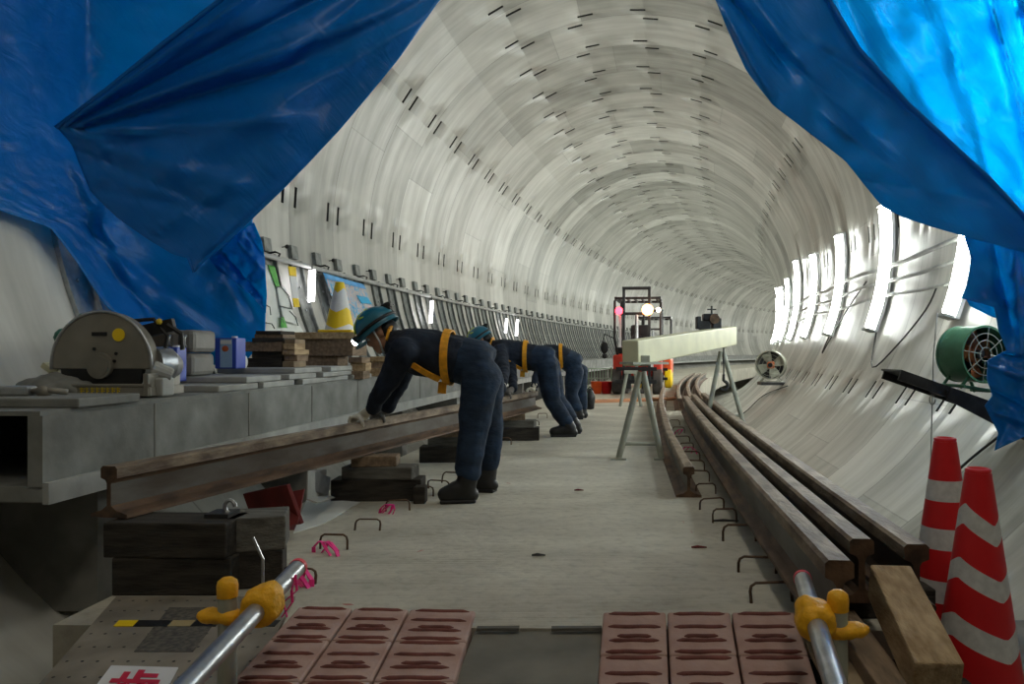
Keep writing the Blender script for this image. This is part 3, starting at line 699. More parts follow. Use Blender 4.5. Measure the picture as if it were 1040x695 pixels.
# ------------------------------------------------------------------ guard pipes at the ramp
def guard(side, a, b, post, label):
    r = thing('guard_pipe', label, 'guard rail', (post.x, post.y, -.18))
    mb = MB(); mb.tube([a, b], .0243, 20); mb.build('pipe', M_STEEL, r, 'auto')
    d = (a - b).normalized(); mb = MB(); mb.tube([a - d * .012, a + d * .004], .026, 20); mb.tube([a + d * .004, a + d * .0045], .02, 16); mb.build('red_end_band', mat('pipe_end_pink', (.8, .09, .12), .5, bump=0), r)
    top = post.z
    mb = MB(); mb.cyl((post.x, post.y, -.18), (post.x, post.y, top - .02), .0243, n=20); mb.build('post', M_GANT, r, 'auto')
    mb = MB(); mb.lathe([(.026, -.03), (.027, 0), (.024, .012), (.014, .02), (0, .022)], (post.x, post.y, top - .02), 20); mb.build('post_cap', M_YEL, r, True)
    # soft yellow clamp covers
    t = (post.y - b.y) / (a.y - b.y); q = b.lerp(a, t)
    mb = MB(); mb.tube([q - d * .05, q - d * .04, q, q + d * .04, q + d * .05], [.036, .047, .052, .047, .034], 18); mb.ball(q + V((side * .02, 0, .012)), (.03, .055, .05), 14)
    remesh(mb.build('clamp_cover', M_YEL, r, True), .006, 5, .012, .03)
    mb = MB(); mb.ball((post.x - side * .03, post.y, top - .1), (.052, .032, .022), 16); mb.ball((post.x, post.y, top - .1), (.036, .036, .026), 16)
    remesh(mb.build('clamp_cover', M_YEL, r, True), .006, 5, .012, .03)
guard(1, P(303, 576, 2.28), P(120, 770, 1.38), P(231, 587, 2.02), 'steel guard pipe with yellow clamp covers at the left of the ramp')
guard(-1, P(815, 588, 2.24), P(868, 760, 1.35), P(851, 600, 1.93), 'steel guard pipe with yellow clamp covers at the right of the ramp')
# dark channel the right post stands in
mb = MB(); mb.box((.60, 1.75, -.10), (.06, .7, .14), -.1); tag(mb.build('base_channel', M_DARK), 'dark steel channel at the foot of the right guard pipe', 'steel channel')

# ------------------------------------------------------------------ ribbed ramp blocks
def ramp_mat(corn, cols, rows, label, th=.075):
    # corn: far-left, far-right, near-left, near-right on the top surface
    fl_, fr_, nl, nr = [V(c) for c in corn]
    for i in range(len(cols) - 1):
        for j in range(rows):
            def at(u, v): return fl_.lerp(fr_, u).lerp(nl.lerp(nr, u), v)
            g = .006
            u0, u1 = cols[i], cols[i + 1]; v0, v1 = j / rows, (j + 1) / rows
            du = g / (fr_ - fl_).length; dv = g / (nl - fl_).length
            u0 += du / 2; u1 -= du / 2; v0 += dv / 2; v1 -= dv / 2
            base = (at(u0, v0) + at(u1, v1)) / 2
            r = thing('ribbed_ramp_block', 'red-brown ribbed block, %s column and %s row of the %s' % (['left', 'middle', 'right'][i], ['far', 'middle', 'near'][j], label), 'ramp block', base - V((0, 0, th)), 0, 'red-brown ribbed ramp blocks')
            q = [at(u0, v0), at(u1, v0), at(u1, v1), at(u0, v1)]; lo = [p - V((0, 0, th)) for p in q]
            mb = MB(); mb.add(q + lo, [(0, 1, 2, 3), (7, 6, 5, 4), (0, 4, 5, 1), (1, 5, 6, 2), (2, 6, 7, 3), (3, 7, 4, 0)]); mb.build('block', M_MAT, r, bevel=.007)
            mb = MB()
            for k, (w, e_) in enumerate([(.06, .09), (.38, .09), (.60, .24), (.70, .12), (.95, .08)]):
                a = at(u0 + (u1 - u0) * e_, v0 + (v1 - v0) * w); b = at(u0 + (u1 - u0) * (1 - e_), v0 + (v1 - v0) * w)
                m_ = 9; pts = [a.lerp(b, t / m_) + V((0, .0015 * math.sin(t * 1.1 + i * 3 + k), -.001)) for t in range(m_ + 1)]
                mb.tube(pts, [.003] + [.0085] * (m_ - 1) + [.003], 8)
            mb.build('ribs', M_MATR, r, True)
def MZ(px, py, Y): return P(px, py, Y)
lf, lr_ = P(303, 616, 2.64), P(484, 620, 2.64); ln = P(232, 695, 2.03); lnr = P(462, 695, 2.06)
ext = 1.45
ramp_mat((lf, lr_, lf + (ln - lf) * ext, lr_ + (lnr - lr_) * ext), [0, .31, .625, 1], 3, 'left ramp')
rf, rr = P(612, 621, 2.53), P(809, 621, 2.53); rn = P(606, 695, 2.165); rnr = P(831, 695, 2.165)
ramp_mat((rf, rr, rf + (rn - rf) * 1.9, rr + (rnr - rr) * 1.9), [0, .33, .66, 1], 3, 'right ramp', .1)
# dark board between the ramps and broken edge pieces
mb = MB(); q = [P(482, 641, 2.5), P(612, 641, 2.5), P(607, 692, 2.14), P(462, 692, 2.14)]; q[2] += (q[2] - q[1]) * .05; q[3] += (q[3] - q[0]) * .05
lo = [p - V((0, 0, .03)) for p in q]; mb.add(q + lo, [(0, 1, 2, 3), (7, 6, 5, 4), (0, 4, 5, 1), (1, 5, 6, 2), (2, 6, 7, 3), (3, 7, 4, 0)])
tag(mb.build('dark_board', mat('dark_grey_board', (.16, .15, .12), .7, var=.2, scale=5), bevel=.003), 'dark grey steel plate lying between the two ribbed ramps', 'plate')
mb = MB(); mb.box((-.35, 1.75, -.13), (.6, .7, .1)); mb.box((-.15, 2.3, -.125), (.5, .35, .108)); tag(mb.build('plate_support', M_CONC_D), 'concrete block under the dark plate between the ramps', 'concrete block')
for (x0, x1, l) in [(484, 527, 'left'), (560, 611, 'right')]:
    mb = MB(); a, b = PZ(x0, 641, .004), PZ(x1, 641, .004); mb.box((a + b) / 2 + V((0, .01, .004)), ((b - a).length, .022, .01), .03)
    tag(mb.build('edge_strip', M_SLEEPT), 'thin strip at the deck edge behind the dark plate, %s piece' % l, 'wood strip')

# ------------------------------------------------------------------ perforated plates and sign at lower left
r = thing('perforated_plate', 'perforated pale steel walkway plate in the lower left corner with a sign on it', 'plate', (-1.4, 2.3, 0))
q = [PZ(118, 606, .012), PZ(300, 606, .012), PZ(232, 740, .012), PZ(0, 740, .012)]
quad_prism(q, .012).build('plate', M_PLATE, r)
mb = MB()
for i in range(13):
    for j in range(9):
        p = q[0].lerp(q[1], .04 + i * .075).lerp(q[3].lerp(q[2], .04 + i * .075), .05 + j * .11) + V((0, 0, .0008)); mb.cyl(p, p + V((0, 0, .0004)), .0045, n=8)
h_ = mb.build('holes', M_BLACK, r); h_['kind'] = 'stuff'
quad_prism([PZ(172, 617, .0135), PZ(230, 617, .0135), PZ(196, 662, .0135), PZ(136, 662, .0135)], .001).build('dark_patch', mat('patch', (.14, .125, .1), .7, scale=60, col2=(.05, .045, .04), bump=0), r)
for k, (x0, x1, m_) in enumerate([(118, 138, M_YELC), (138, 173, M_BLACK), (173, 196, mat('worn_tape', (.35, .27, .13), .7)), (196, 222, M_BLACK), (262, 282, M_BLACK)]):
    quad_prism([PZ(x0 + 3, 630, .0145), PZ(x1 + 3, 630, .0145), PZ(x1 - 3, 636, .0145), PZ(x0 - 3, 636, .0145)], .002).build('hazard_tape', m_, r)
sg = thing('floor_sign', 'white floor sign with a red Japanese character at the bottom left corner', 'sign', PZ(137, 700, .014))
sq = [PZ(113, 676, .018), PZ(181, 678, .018), PZ(160, 716, .018), PZ(84, 714, .018)]
quad_prism(sq, .004).build('panel', M_WHITE, sg)
try:
    cu = bpy.data.curves.new('t', 'FONT'); cu.body = '歩'; cu.size = .16; cu.extrude = .0008; cu.align_x = 'CENTER'; cu.align_y = 'CENTER'; cu.offset = .005
    to = bpy.data.objects.new('t', cu); C.objects.link(to); bpy.context.view_layer.update()
    me = bpy.data.meshes.new_from_object(to.evaluated_get(bpy.context.evaluated_depsgraph_get())); bpy.data.objects.remove(to)
    me.materials.clear(); me.materials.append(M_SIGNR); o = bpy.data.objects.new('lettering', me); C.objects.link(o); o.parent = sg
    xs = [v.co.x for v in me.vertices]; ys = [v.co.y for v in me.vertices]; W_, H_ = max(xs) - min(xs), max(ys) - min(ys)
    e1 = (sq[1] - sq[0]); e2 = (sq[0] - sq[3]); x0_ = min(xs); y0_ = min(ys); org = ORG[sg.name]
    for v in me.vertices:
        u = .14 + .72 * (v.co.x - x0_) / W_; w = .06 + .82 * (v.co.y - y0_) / H_
        v.co = sq[3] + e1 * u + e2 * w + V((0, 0, .0015 + v.co.z * .5)) - org
except Exception as ex: print('text', ex)

# ------------------------------------------------------------------ cones
def cone(c, h, rt, rb, bandf, mats, label, base=True, flip=1):
    r = thing('traffic_cone', label, 'traffic cone', c)
    n = 48; mb = MB(); bands, slope, centre, per = bandf
    ts = sorted({-.12 + 1.12 * k / 30 for k in range(31)} | {v for lo_hi in bands for v in lo_hi} | {1.0}); ts = [t for t in ts if t <= 1]; m = len(ts) - 1
    for t in ts:
        for k in range(n):
            a = 2 * PI * k / n; aa = a + PI / 2; d = abs(((aa - centre + per / 2) % per) - per / 2)
            zf = max(0, min(1, t + slope * d)); rad = rb + (rt - rb) * zf; mb.v.append(V(c) + V((rad * math.cos(a), rad * math.sin(a), h * zf + .02)))
    for j in range(m):
        tm = (ts[j] + ts[j + 1]) / 2; q = 1 if any(lo < tm < hi for lo, hi in bands) else 0
        for k in range(n): mb.f.append([j * n + k, j * n + (k + 1) % n, (j + 1) * n + (k + 1) % n, (j + 1) * n + k]); mb.m.append(q)
    mb.f.append([m * n + k for k in range(n)]); mb.m.append(0)
    mb.build('cone_body', mats, r, 'auto')
    mb = MB(); s = rb * 2.3; mb.box(V(c) + V((0, 0, .012)), (s, s, .024)); mb.build('base', mats[0], r, bevel=.01)
    mb = MB(); mb.lathe([(rt * .93, h + .015), (rt, h + .03), (rt * .8, h + .034), (rt * .6, h + .02)], V(c), 24); mb.build('rim', mats[0], r, True)
cone(V((1.16, 2.30, -.18)), .70, .037, .135, (((-.02, .085), (.235, .33), (.475, .56), (.70, .785)), .058, .35, PI), [M_RED, M_REFL], 'red cone with white chevrons, front right of the pair')
cone(V((1.255, 2.72, -.18)), .745, .038, .138, (((.267, .365), (.505, .60), (.725, .82)), 0, 0, PI), [M_RED, M_REFL], 'red and white banded cone standing behind the chevron cone')
cone(V(P(345, 338, 7.2)), .44, .042, .135, (((-.12, .03), (.38, .8)), .10, 0, 2 * PI / 3), [M_YELC, M_WHITE], 'white and yellow cone standing on the wood stack on the trough')

# ------------------------------------------------------------------ timbers at right of ramp
mb = MB(); mb.bar((.872, 1.93, .07), (.912, 2.35, .20), .12, .115); tag(mb.build('square_timber', M_WOOD, bevel=.006), 'thick raw square timber sloping down in front of the right rails', 'timber')
mb = MB(); mb.bar((.775, 1.82, .008), (.81, 2.5, .035), .09, .06); tag(mb.build('brown_timber', M_WOODB, bevel=.004), 'dark brown timber lying left of the raw square timber', 'timber')
mb = MB(); mb.bar((.72, 1.7, -.03), (.77, 2.52, .012), .2, .018); tag(mb.build('plywood_board', M_PLY), 'light plywood offcut under the brown timber beside the right guard post', 'board')
mb = MB(); mb.box((.87, 2.1, -.11), (.42, .5, .14)); mb.box((.89, 1.88, -.04), (.14, .1, .04)); tag(mb.build('packing_block', M_SLEEP), 'dark packing under the raw timber', 'timber')

# ------------------------------------------------------------------ items on the trough
# cut-off saw, its round guard facing the camera
S0 = W(4.02, -2.62, .668); S0 = V((P(110, 400, 4.0).x, 4.02, .668))
sw = thing('cut_off_saw', 'grey cut-off saw with a round blade guard and yellow sticker on the trough', 'saw', S0)
c = S0 + V((0, -.05, .175))
mb = MB(); n = 48; rg = .285
def halfdisc(r, y0, y1, a0, a1, cc, n=40):
    m_ = MB(); pts = [V((cc.x + r * math.cos(a0 + (a1 - a0) * k / n), 0, cc.z + r * math.sin(a0 + (a1 - a0) * k / n))) for k in range(n + 1)]
    m_.v = [V((p.x, y0, p.z)) for p in pts] + [V((p.x, y1, p.z)) for p in pts]; k = n + 1
    m_.f = [list(range(k)), [k + i for i in range(k)][::-1]] + [[i, (i + 1) % k, k + (i + 1) % k, k + i] for i in range(k)]; m_.m = [0] * len(m_.f); return m_
g = halfdisc(rg, c.y - .03, c.y + .05, math.radians(-5), math.radians(185), c); g.build('blade_guard', M_SAW, sw, 'auto', bevel=.008)
mb = MB(); mb.tube([c + V((rg * math.cos(a), -.03, rg * math.sin(a))) for a in [math.radians(-5 + k * 4.75) for k in range(41)]], .009, 6); mb.build('guard_rim', M_STEEL, sw, True)
mb = MB(); mb.cyl(c + V((0, -.028, -.005)), c + V((0, .0, -.005)), .235, n=48); mb.build('blade', M_BLACK, sw, 'auto')
mb = MB(); mb.cyl(c + V((0, -.055, -.005)), c + V((0, -.02, -.005)), .07, n=32); mb.cyl(c + V((0, -.06, -.005)), c + V((0, -.055, -.005)), .055, n=32); mb.build('hub_cover', M_SAW, sw, 'auto')
mb = MB(); mb.box(c + V((-.01, -.034, .165)), (.085, .004, .02)); mb.build('guard_slot', M_BLACK, sw); 
mb = MB(); mb.cyl(c + V((.1, -.036, .16)), c + V((.1, -.031, .16)), .035, n=24); mb.build('yellow_sticker', M_YELC, sw)
for dx, dz in ((-.04, .085), (.085, .06), (.075, .02)):
    mb = MB(); mb.cyl(c + V((dx, -.036, dz)), c + V((dx, -.03, dz)), .009, n=10); mb.build('guard_bolt', M_BLACK, sw)
mb = MB(); mb.box(S0 + V((0.02, .02, .035)), (.60, .34, .05)); mb.box(S0 + V((0.02, -.15, .068)), (.62, .012, .016)); mb.box(S0 + V((.30, 0, .07)), (.03, .32, .12)); mb.build('base', M_SAW, sw, bevel=.004)
mb = MB()
for k, w in enumerate([.03, .014, .022, .018, .026, .016, .024, .02]):
    mb.box(S0 + V((-.06 + k * .029, -.152, .038)), (w * .75, .004, .006)); mb.box(S0 + V((-.06 + k * .029, -.152, .05)), (w, .004, .005)); mb.box(S0 + V((-.064 + k * .029, -.152, .042)), (.005, .004, .03))
mb.build('yellow_lettering', M_TXT, sw)
mb = MB(); mb.tube([c + V((.24, .06, .0)), c + V((.27, .12, .0)), c + V((.27, .2, -.01))], [.095, .1, .07], 20); mb.build('motor', M_STEEL, sw, 'auto')
mb = MB(); mb.tube([c + V((.27, .0, -.02)), c + V((.36, .05, -.06))], [.05, .035], 14); mb.box(c + V((.33, .02, -.12)), (.05, .12, .1)); mb.build('vice', M_CONL, sw, bevel=.01)
mb = MB(); mb.bar(c + V((-.30, .06, .12)), c + V((-.14, .06, .25)), .06, .07); mb.ball(c + V((-.28, .06, .15)), (.05, .05, .05)); mb.build('green_cover', M_GREEN, sw, True)
mb = MB(); mb.bar(c + V((-.31, 0, -.13)), c + V((-.27, 0, .06)), .02, .05); mb.bar(c + V((-.36, .02, .0)), c + V((-.30, .02, -.04)), .05, .03); mb.build('side_bracket', M_CREAM, sw)
mb = MB(); mb.bar(c + V((.16, .1, .18)), c + V((.33, .12, .22)), .04, .07); mb.tube([c + V((.3, .1, .22)), c + V((.37, .12, .17)), c + V((.38, .12, .08))], .014, 8); mb.tube([c + V((.12, .08, .24)), c + V((.22, .1, .25)), c + V((.30, .1, .16)), c + V((.28, .1, .05))], .011, 8); mb.build('carry_handle', M_BLACK, sw)
mb = MB(); mb.ball(c + V((.27, .07, .235)), .018, 8); mb.build('brass_knob', M_TXT, sw)

sw.scale = (.9, .95, .96)
# silver clamp and crumpled sheet at the trough end
r = thing('silver_clamp', 'flat shiny silver clamp piece at the near end of the trough', 'clamp', P(18, 402, 3.45))
z = .708; y = 3.4
mb = MB(); mb.box((-2.57, y, z + .022), (.2, .07, .044)); mb.build('body', M_STEEL, r, bevel=.01)
mb = MB(); mb.tube([(-2.47, y, z + .02), (-2.40, y, z + .025), (-2.33, y + .02, z + .015)], .014, 10); mb.cyl((-2.42, y - .02, z + .02), (-2.42, y + .02, z + .02), .025, n=14); mb.build('screw', M_SAW, r, True)
mb = MB(); mb.ball((-2.75, 3.95, .668 + .045), (.2, .12, .07), 24); o = mb.build('crumpled_bag', M_CONC, None, True)
remesh(o, .015, 2, .05, .08); tag(o, 'crumpled pale grey bag left of the cut-off saw on the trough', 'bag')

# grey hard cases
def case(name, c, label, proto=None):
    r = thing(name, label, 'tool case', c)
    for dx in (-.048, .048):
        mb = MB(); mb.box(V(c) + V((dx, .13, .075)), (.092, .30, .145)); mb.build('shell_half', M_GREYC, r, bevel=.03)
        mb = MB(); pts = [V(c) + V((dx, -.025 - (.016 if abs(t) < 2 else 0), .075 + t * .018)) for t in (-2, -1, 0, 1, 2)]; mb.tube(pts, .008, 8); mb.build('handle', M_STEEL, r, True)
    mb = MB(); mb.box(V(c) + V((0, .13, .075)), (.012, .28, .12)); mb.build('seam', M_BLACK, r)
cx = P(190, 385, 4.9).x
case('tool_case', V((cx - .01, 4.82, .747)), 'lower grey ribbed case of the pair stacked beside the pale blue tin')
case('tool_case', V((cx, 4.82, .895)), 'upper grey ribbed case of the pair stacked on the trough')
mb = MB(); mb.box(V((cx - .2, 5.02, .97)), (.17, .2, .15)); mb.box(V((cx - .2, 5.02, .82)), (.17, .2, .145)); o = mb.build('brown_box', mat('brown_box', (.07, .06, .05), .8), bevel=.01); tag(o, 'dark brown box pushed against the grey cases behind the saw', 'box')
# tins
def tin(c, w, h, lab, l):
    r = thing('square_tin', l, 'tin', c)
    mb = MB(); mb.box(V(c) + V((0, w / 2, h / 2)), (w, w, h)); mb.build('body', M_BLUET, r, bevel=.006)
    mb = MB(); mb.box(V(c) + V((.005, -.001, h * .5)), (w * .55, .004, h * .92)); mb.build('label', M_PALE, r)
    mb = MB(); mb.box(V(c) + V((.005, -.004, h * .86)), (w * .5, .004, h * .12)); mb.build('label_heading', M_WHITE, r)
    mb = MB(); mb.ball(V(c) + V((0, -.004, h * .65)), (w * .16, .003, h * .10), 12); mb.build('label_mark', lab, r)
    mb = MB(); mb.lathe([(.02, 0), (.02, .012), (.0, .012)], V(c) + V((w * .2, w * .5, h), ), 14); mb.build('spout_cap', M_WHITE, r)
tin(P(170, 388, 4.65) * 1 + V((0, 0, 0)), .115, .21, M_BLUET, 'pale blue square tin left of the stacked grey cases')
t_ = P(228, 377, 5.35); t_.z = .79; tin(V((P(229, 377, 5.35).x, 5.35, .786)), .15, .215, mat('label_orange', (.45, .1, .03), .5), 'blue square tin with a pale label and orange mark right of the grey cases')
mb = MB(); a = V((P(246, 370, 5.75).x, 5.6, .83)); mb.cyl(a + V((-.04, 0, 0)), a + V((.09, 0, 0)), .045, n=24); tag(mb.build('white_roll', M_PAPER, None, 'auto'), 'white roll between the blue tin and the dark wood stack', 'roll')
# wood stacks on the trough
def stack(c, specs, where):
    z = c.z
    n_ = len(specs)
    for k, (w, d, h, dx, m_) in enumerate(specs):
        mb = MB(); mb.box((c.x + dx, c.y + .02 * ((k * 5) % 3 - 1), z + h / 2), (w, d, h), .06 * math.sin(k * 2.3)); z += h
        tag(mb.build('wood_block', m_, bevel=.004), '%s wood block, %s, %s' % ({M_SLEEP.name: 'dark', M_WOODB.name: 'brown', M_WOOD.name: 'raw yellow', M_PLY.name: 'pale'}.get(m_.name, 'worn'), ['bottom', 'second from bottom', 'third from bottom', 'fourth from bottom', 'fifth from bottom', 'sixth from bottom', 'top'][k if k < n_ - 1 else 6], where), 'wood block', 'wood blocks on the trough')
    return z
ca = V((P(276, 372, 6.0).x, 6.05, .786))
stack(ca, [(.26, .3, .07, -.01, M_SLEEP), (.25, .3, .05, 0, M_SLEEP), (.30, .3, .075, -.02, M_WOODB), (.24, .28, .03, .01, M_SLEEP), (.22, .26, .03, 0, M_WOODB), (.2, .25, .025, .01, M_SLEEP)], 'left stack by the tarp')
cb = V((ca.x + .185, 6.0, .786)); stack(cb, [(.09, .25, .045, 0, M_PLY), (.1, .26, .05, .0, M_WOODB), (.1, .26, .04, .005, M_WOOD), (.09, .24, .045, 0, M_WOOD), (.08, .22, .035, -.01, M_PLY)], 'thin pile against the left stack')
cc = V((P(335, 380, 7.0).x, 7.0, .668))
stack(cc, [(.46, .36, .07, .03, M_SLEEP), (.34, .34, .13, -.06, M_WOODB), (.56, .36, .15, -.0, M_WOODB), (.58, .38, .06, 0, M_WOOD)], 'right stack under the cone')
cd = V((P(365, 380, 6.75).x, 6.75, .668)); stack(cd, [(.14, .2, .07, 0, M_WOODB), (.13, .2, .07, .01, M_WOOD), (.12, .2, .05, 0, M_WOODB)], 'small pile at the right of the cone stack')
ce = V((P(385, 380, 7.6).x, 7.6, .668)); stack(ce, [(.22, .25, .08, 0, M_WOOD), (.2, .22, .06, -.02, M_WOODB), (.16, .2, .05, .02, M_WOOD)], 'low pile in front of the first worker face')
# small can
mb = MB(); a = V((P(343, 378, 6.5).x, 6.5, .668)); mb.cyl(a, a + V((0, 0, .06)), .03, n=16); mb.cyl(a + V((0, 0, .06)), a + V((0, 0, .066)), .025, n=16, mi=1)
tag(mb.build('small_can', [M_PALE, M_WHITE], None, 'auto'), 'small pale blue can at the trough edge below the cone stack', 'can')

# ------------------------------------------------------------------ posters, tape banner and light markers under the wall pipe
def wall_quad(pxs, inset, th, m_, name, par, mi_img=None):
    q = [wallhit(x, y, inset) for x, y in pxs]; nrm = (q[1] - q[0]).cross(q[3] - q[0]).normalized()
    if nrm.x < 0: nrm = -nrm
    mb = MB(); n = 8; vs = []
    for j in range(n + 1):
        for i in range(n + 1):
            u, w = i / n, j / n; x = (pxs[0][0] * (1 - u) + pxs[1][0] * u) * (1 - w) + (pxs[3][0] * (1 - u) + pxs[2][0] * u) * w; y = (pxs[0][1] * (1 - u) + pxs[1][1] * u) * (1 - w) + (pxs[3][1] * (1 - u) + pxs[2][1] * u) * w
            vs.append(wallhit(x, y, inset))
    mb.v = vs; mb.f = [[j * (n + 1) + i, j * (n + 1) + i + 1, (j + 1) * (n + 1) + i + 1, (j + 1) * (n + 1) + i] for j in range(n) for i in range(n)]; mb.m = [0] * len(mb.f)
    o = mb.build(name, m_, par, True, recalc=False); sd = o.modifiers.new('t', 'SOLIDIFY'); sd.thickness = th; sd.offset = 0
    return o
po = thing('poster_board', 'white poster board with green strip and faint figure outlines beside the tarp', 'poster', wallhit(285, 335))
wall_quad([(258, 268), (272, 269), (312, 345), (262, 342)], .15, .006, M_PAPER, 'board', po)
wall_quad([(272, 269), (279, 271), (284, 291), (280, 291)], .165, .004, M_PGREEN, 'green_strip', po)
wall_quad([(281, 291), (289, 292), (297, 314), (284, 311)], .172, .005, M_PAPER, 'white_shape', po)
wall_quad([(285, 312), (294, 312), (302, 330), (288, 326)], .178, .005, M_PAPER, 'white_shape', po)
for pts in ([(281, 292), (285, 291), (293, 300), (297, 314)], [(284, 311), (292, 313), (297, 314)], [(285, 314), (285, 322), (288, 328)], [(270, 310), (274, 312), (275, 320)], [(270, 328), (276, 329), (279, 334)], [(294, 316), (300, 322), (303, 331)]):
    mb = MB(); mb.tube([wallhit(x, y, .185) for x, y in pts], .006, 6); mb.build('outline', M_PGREY, po)
wall_quad([(285, 322), (288, 322), (292, 333), (286, 333)], .185, .004, M_PGREEN, 'green_strip', po)
m, n_, b = nt('map_print'); tcm = n_.nodes.new('ShaderNodeTexCoord'); vn = n_.nodes.new('ShaderNodeTexNoise'); vn.inputs['Scale'].default_value = 9; vn.inputs['Detail'].default_value = 8; vn.inputs['Distortion'].default_value = 2
n_.links.new(tcm.outputs['Object'], vn.inputs['Vector']); crm = n_.nodes.new('ShaderNodeValToRGB'); E_ = crm.color_ramp.elements
E_[0].position = .38; E_[0].color = (.03, .28, .52, 1); E_[1].position = .62; E_[1].color = (.52, .55, .5, 1); k_ = E_.new(.48); k_.color = (.30, .45, .55, 1); k_ = E_.new(.56); k_.color = (.55, .32, .28, 1)
n_.links.new(vn.outputs[0], crm.inputs[0]); n_.links.new(crm.outputs[0], b.inputs['Base Color']); M_MAP = m
pm = thing('map_poster', 'blue and pink map poster on the left wall behind the first worker helmet', 'poster', wallhit(355, 330))
wall_quad([(329, 279), (370, 291), (390, 340), (350, 338)], .13, .006, M_MAP, 'sheet', pm)
wall_quad([(328, 277), (369, 289), (372, 294), (331, 283)], .14, .005, mat('poster_blue', (.06, .30, .62), .5, bump=0), 'blue_heading', pm)
wall_quad([(362, 300), (373, 302), (378, 309), (367, 308)], .14, .005, mat('poster_cyan', (.01, .36, .62), .5, bump=0), 'cyan_patch', pm)
tb = thing('tape_banner', 'yellow and white vertical tape banner hanging from the wall pipe', 'banner', wallhit(300, 312))
wall_quad([(293, 271), (300, 272), (304, 311), (298, 311)], .2, .004, M_WHITE, 'white_strip', tb)
wall_quad([(292.6, 270.5), (300.4, 271.5), (301, 281), (294, 280)], .205, .005, M_YELC, 'yellow_end', tb)
wall_quad([(297, 303), (303, 303), (304.5, 312), (298.6, 312)], .205, .005, M_YELC, 'yellow_end', tb)
for (x, y0, y1, w, l) in [(316.5, 275, 306, 3.3, 'nearest glowing white marker strip hanging from the left wall pipe'), (438, 306, 328, 1.6, 'glowing white marker strip on the left wall above the first worker back'), (514, 324, 338, 1.1, 'third glowing marker strip, above the second worker'), (525, 325, 341, 1.2, 'farthest glowing marker strip, above the second worker hips')]:
    r = thing('light_marker', l, 'lamp', wallhit(x, y1)); p, q = wallhit(x + .6, y0, .16), wallhit(x - .6, y1, .16); dd = w * p.y / F
    mb = MB(); mb.bar(p, q, dd * 2, dd * .7, up=(0, 1, 0)); mb.build('diffuser', M_TUBEF, r, bevel=.004)
    mb = MB(); mb.cyl(p + V((0, 0, .02)), p + V((0, 0, .08)), .006, n=6); mb.build('hanger', M_DARK, r)

# ------------------------------------------------------------------ fans
def fan(c, R, L, rz, m1, m2, label, cage=True):
    r = thing('drum_fan', label, 'fan', c, rz); ORG[r.name] = V((0, 0, 0))
    mb = MB(); rot = Matrix.Rotation(PI / 2, 3, 'X'); z0 = R + .06
    mb.lathe([(R, -L / 2), (R * 1.04, -L / 2), (R * 1.04, -L / 2 + .015), (R * 1.01, -L / 2 + .02), (R * 1.01, L / 2 - .02), (R * 1.04, L / 2 - .015), (R * 1.04, L / 2), (R, L / 2), (R * .97, L / 2), (R * .97, -L / 2), (R, -L / 2)], (0, 0, z0), 40, rot); mb.build('drum', m1, r, 'auto')
    mb = MB(); mb.lathe([(0, L * .1), (R * .28, L * .1), (R * .3, -.02), (R * .2, -L * .25), (0, -L * .28)][::-1], (0, 0, z0), 24, rot); mb.build('motor', M_FANO, r, True)
    mb = MB(); mb.cyl((0, -L * .33, z0), (0, -L * .2, z0), R * .16, n=18); mb.build('hub', M_BLACK, r, 'auto')
    for k in range(4):
        a = k * PI / 2 + .4; mb = MB(); u = V((math.cos(a), 0, math.sin(a))); w = V((-math.sin(a), 0, math.cos(a))); pp = []
        for t, wd, tw in ((.2, .16, .5), (.55, .3, .35), (.9, .36, .2)):
            for sd in (-1, 1): pp.append(V((0, L * tw * .3 * sd, z0)) + u * R * t + w * R * wd * sd)
        mb.add(pp + [p + V((0, .006, 0)) for p in pp], [(0, 1, 3, 2), (2, 3, 5, 4), (6, 8, 9, 7), (8, 10, 11, 9), (0, 2, 8, 6), (2, 4, 10, 8), (1, 7, 9, 3), (3, 9, 11, 5), (4, 5, 11, 10), (0, 6, 7, 1)]); mb.build('blade', m2, r)
    mb = MB(); mb.cyl((0, L * .38, z0), (0, L * .42, z0), R * .97, n=32); mb.build('rear_screen', M_DARK, r)
    mb = MB()
    for rr in (.25, .5, .75): mb.tube([V((R * rr * math.cos(t), -L / 2, z0 + R * rr * math.sin(t))) for t in [2 * PI * k / 28 for k in range(29)]], .0035, 5)
    for k in range(8): a = k * PI / 4; mb.cyl((R * .2 * math.cos(a), -L / 2, z0 + R * .2 * math.sin(a)), (R * math.cos(a), -L / 2, z0 + R * math.sin(a)), .0035, n=5)
    mb.build('guard_grille', M_GANT, r)
    mb = MB()
    for sx in (-1, 1):
        for sy in (-1, 1): mb.cyl((sx * R * .75, sy * L * .35, .0), (sx * R * .45, sy * L * .35, z0 - R * .85), .012, n=8)
        mb.cyl((sx * R * .75, -L * .5, .012), (sx * R * .75, L * .5, .012), .012, n=8)
    mb.cyl((-R * .75, -L * .35, .012), (R * .75, -L * .35, .012), .012, n=8)
    mb.build('stand', m1, r)
    return r
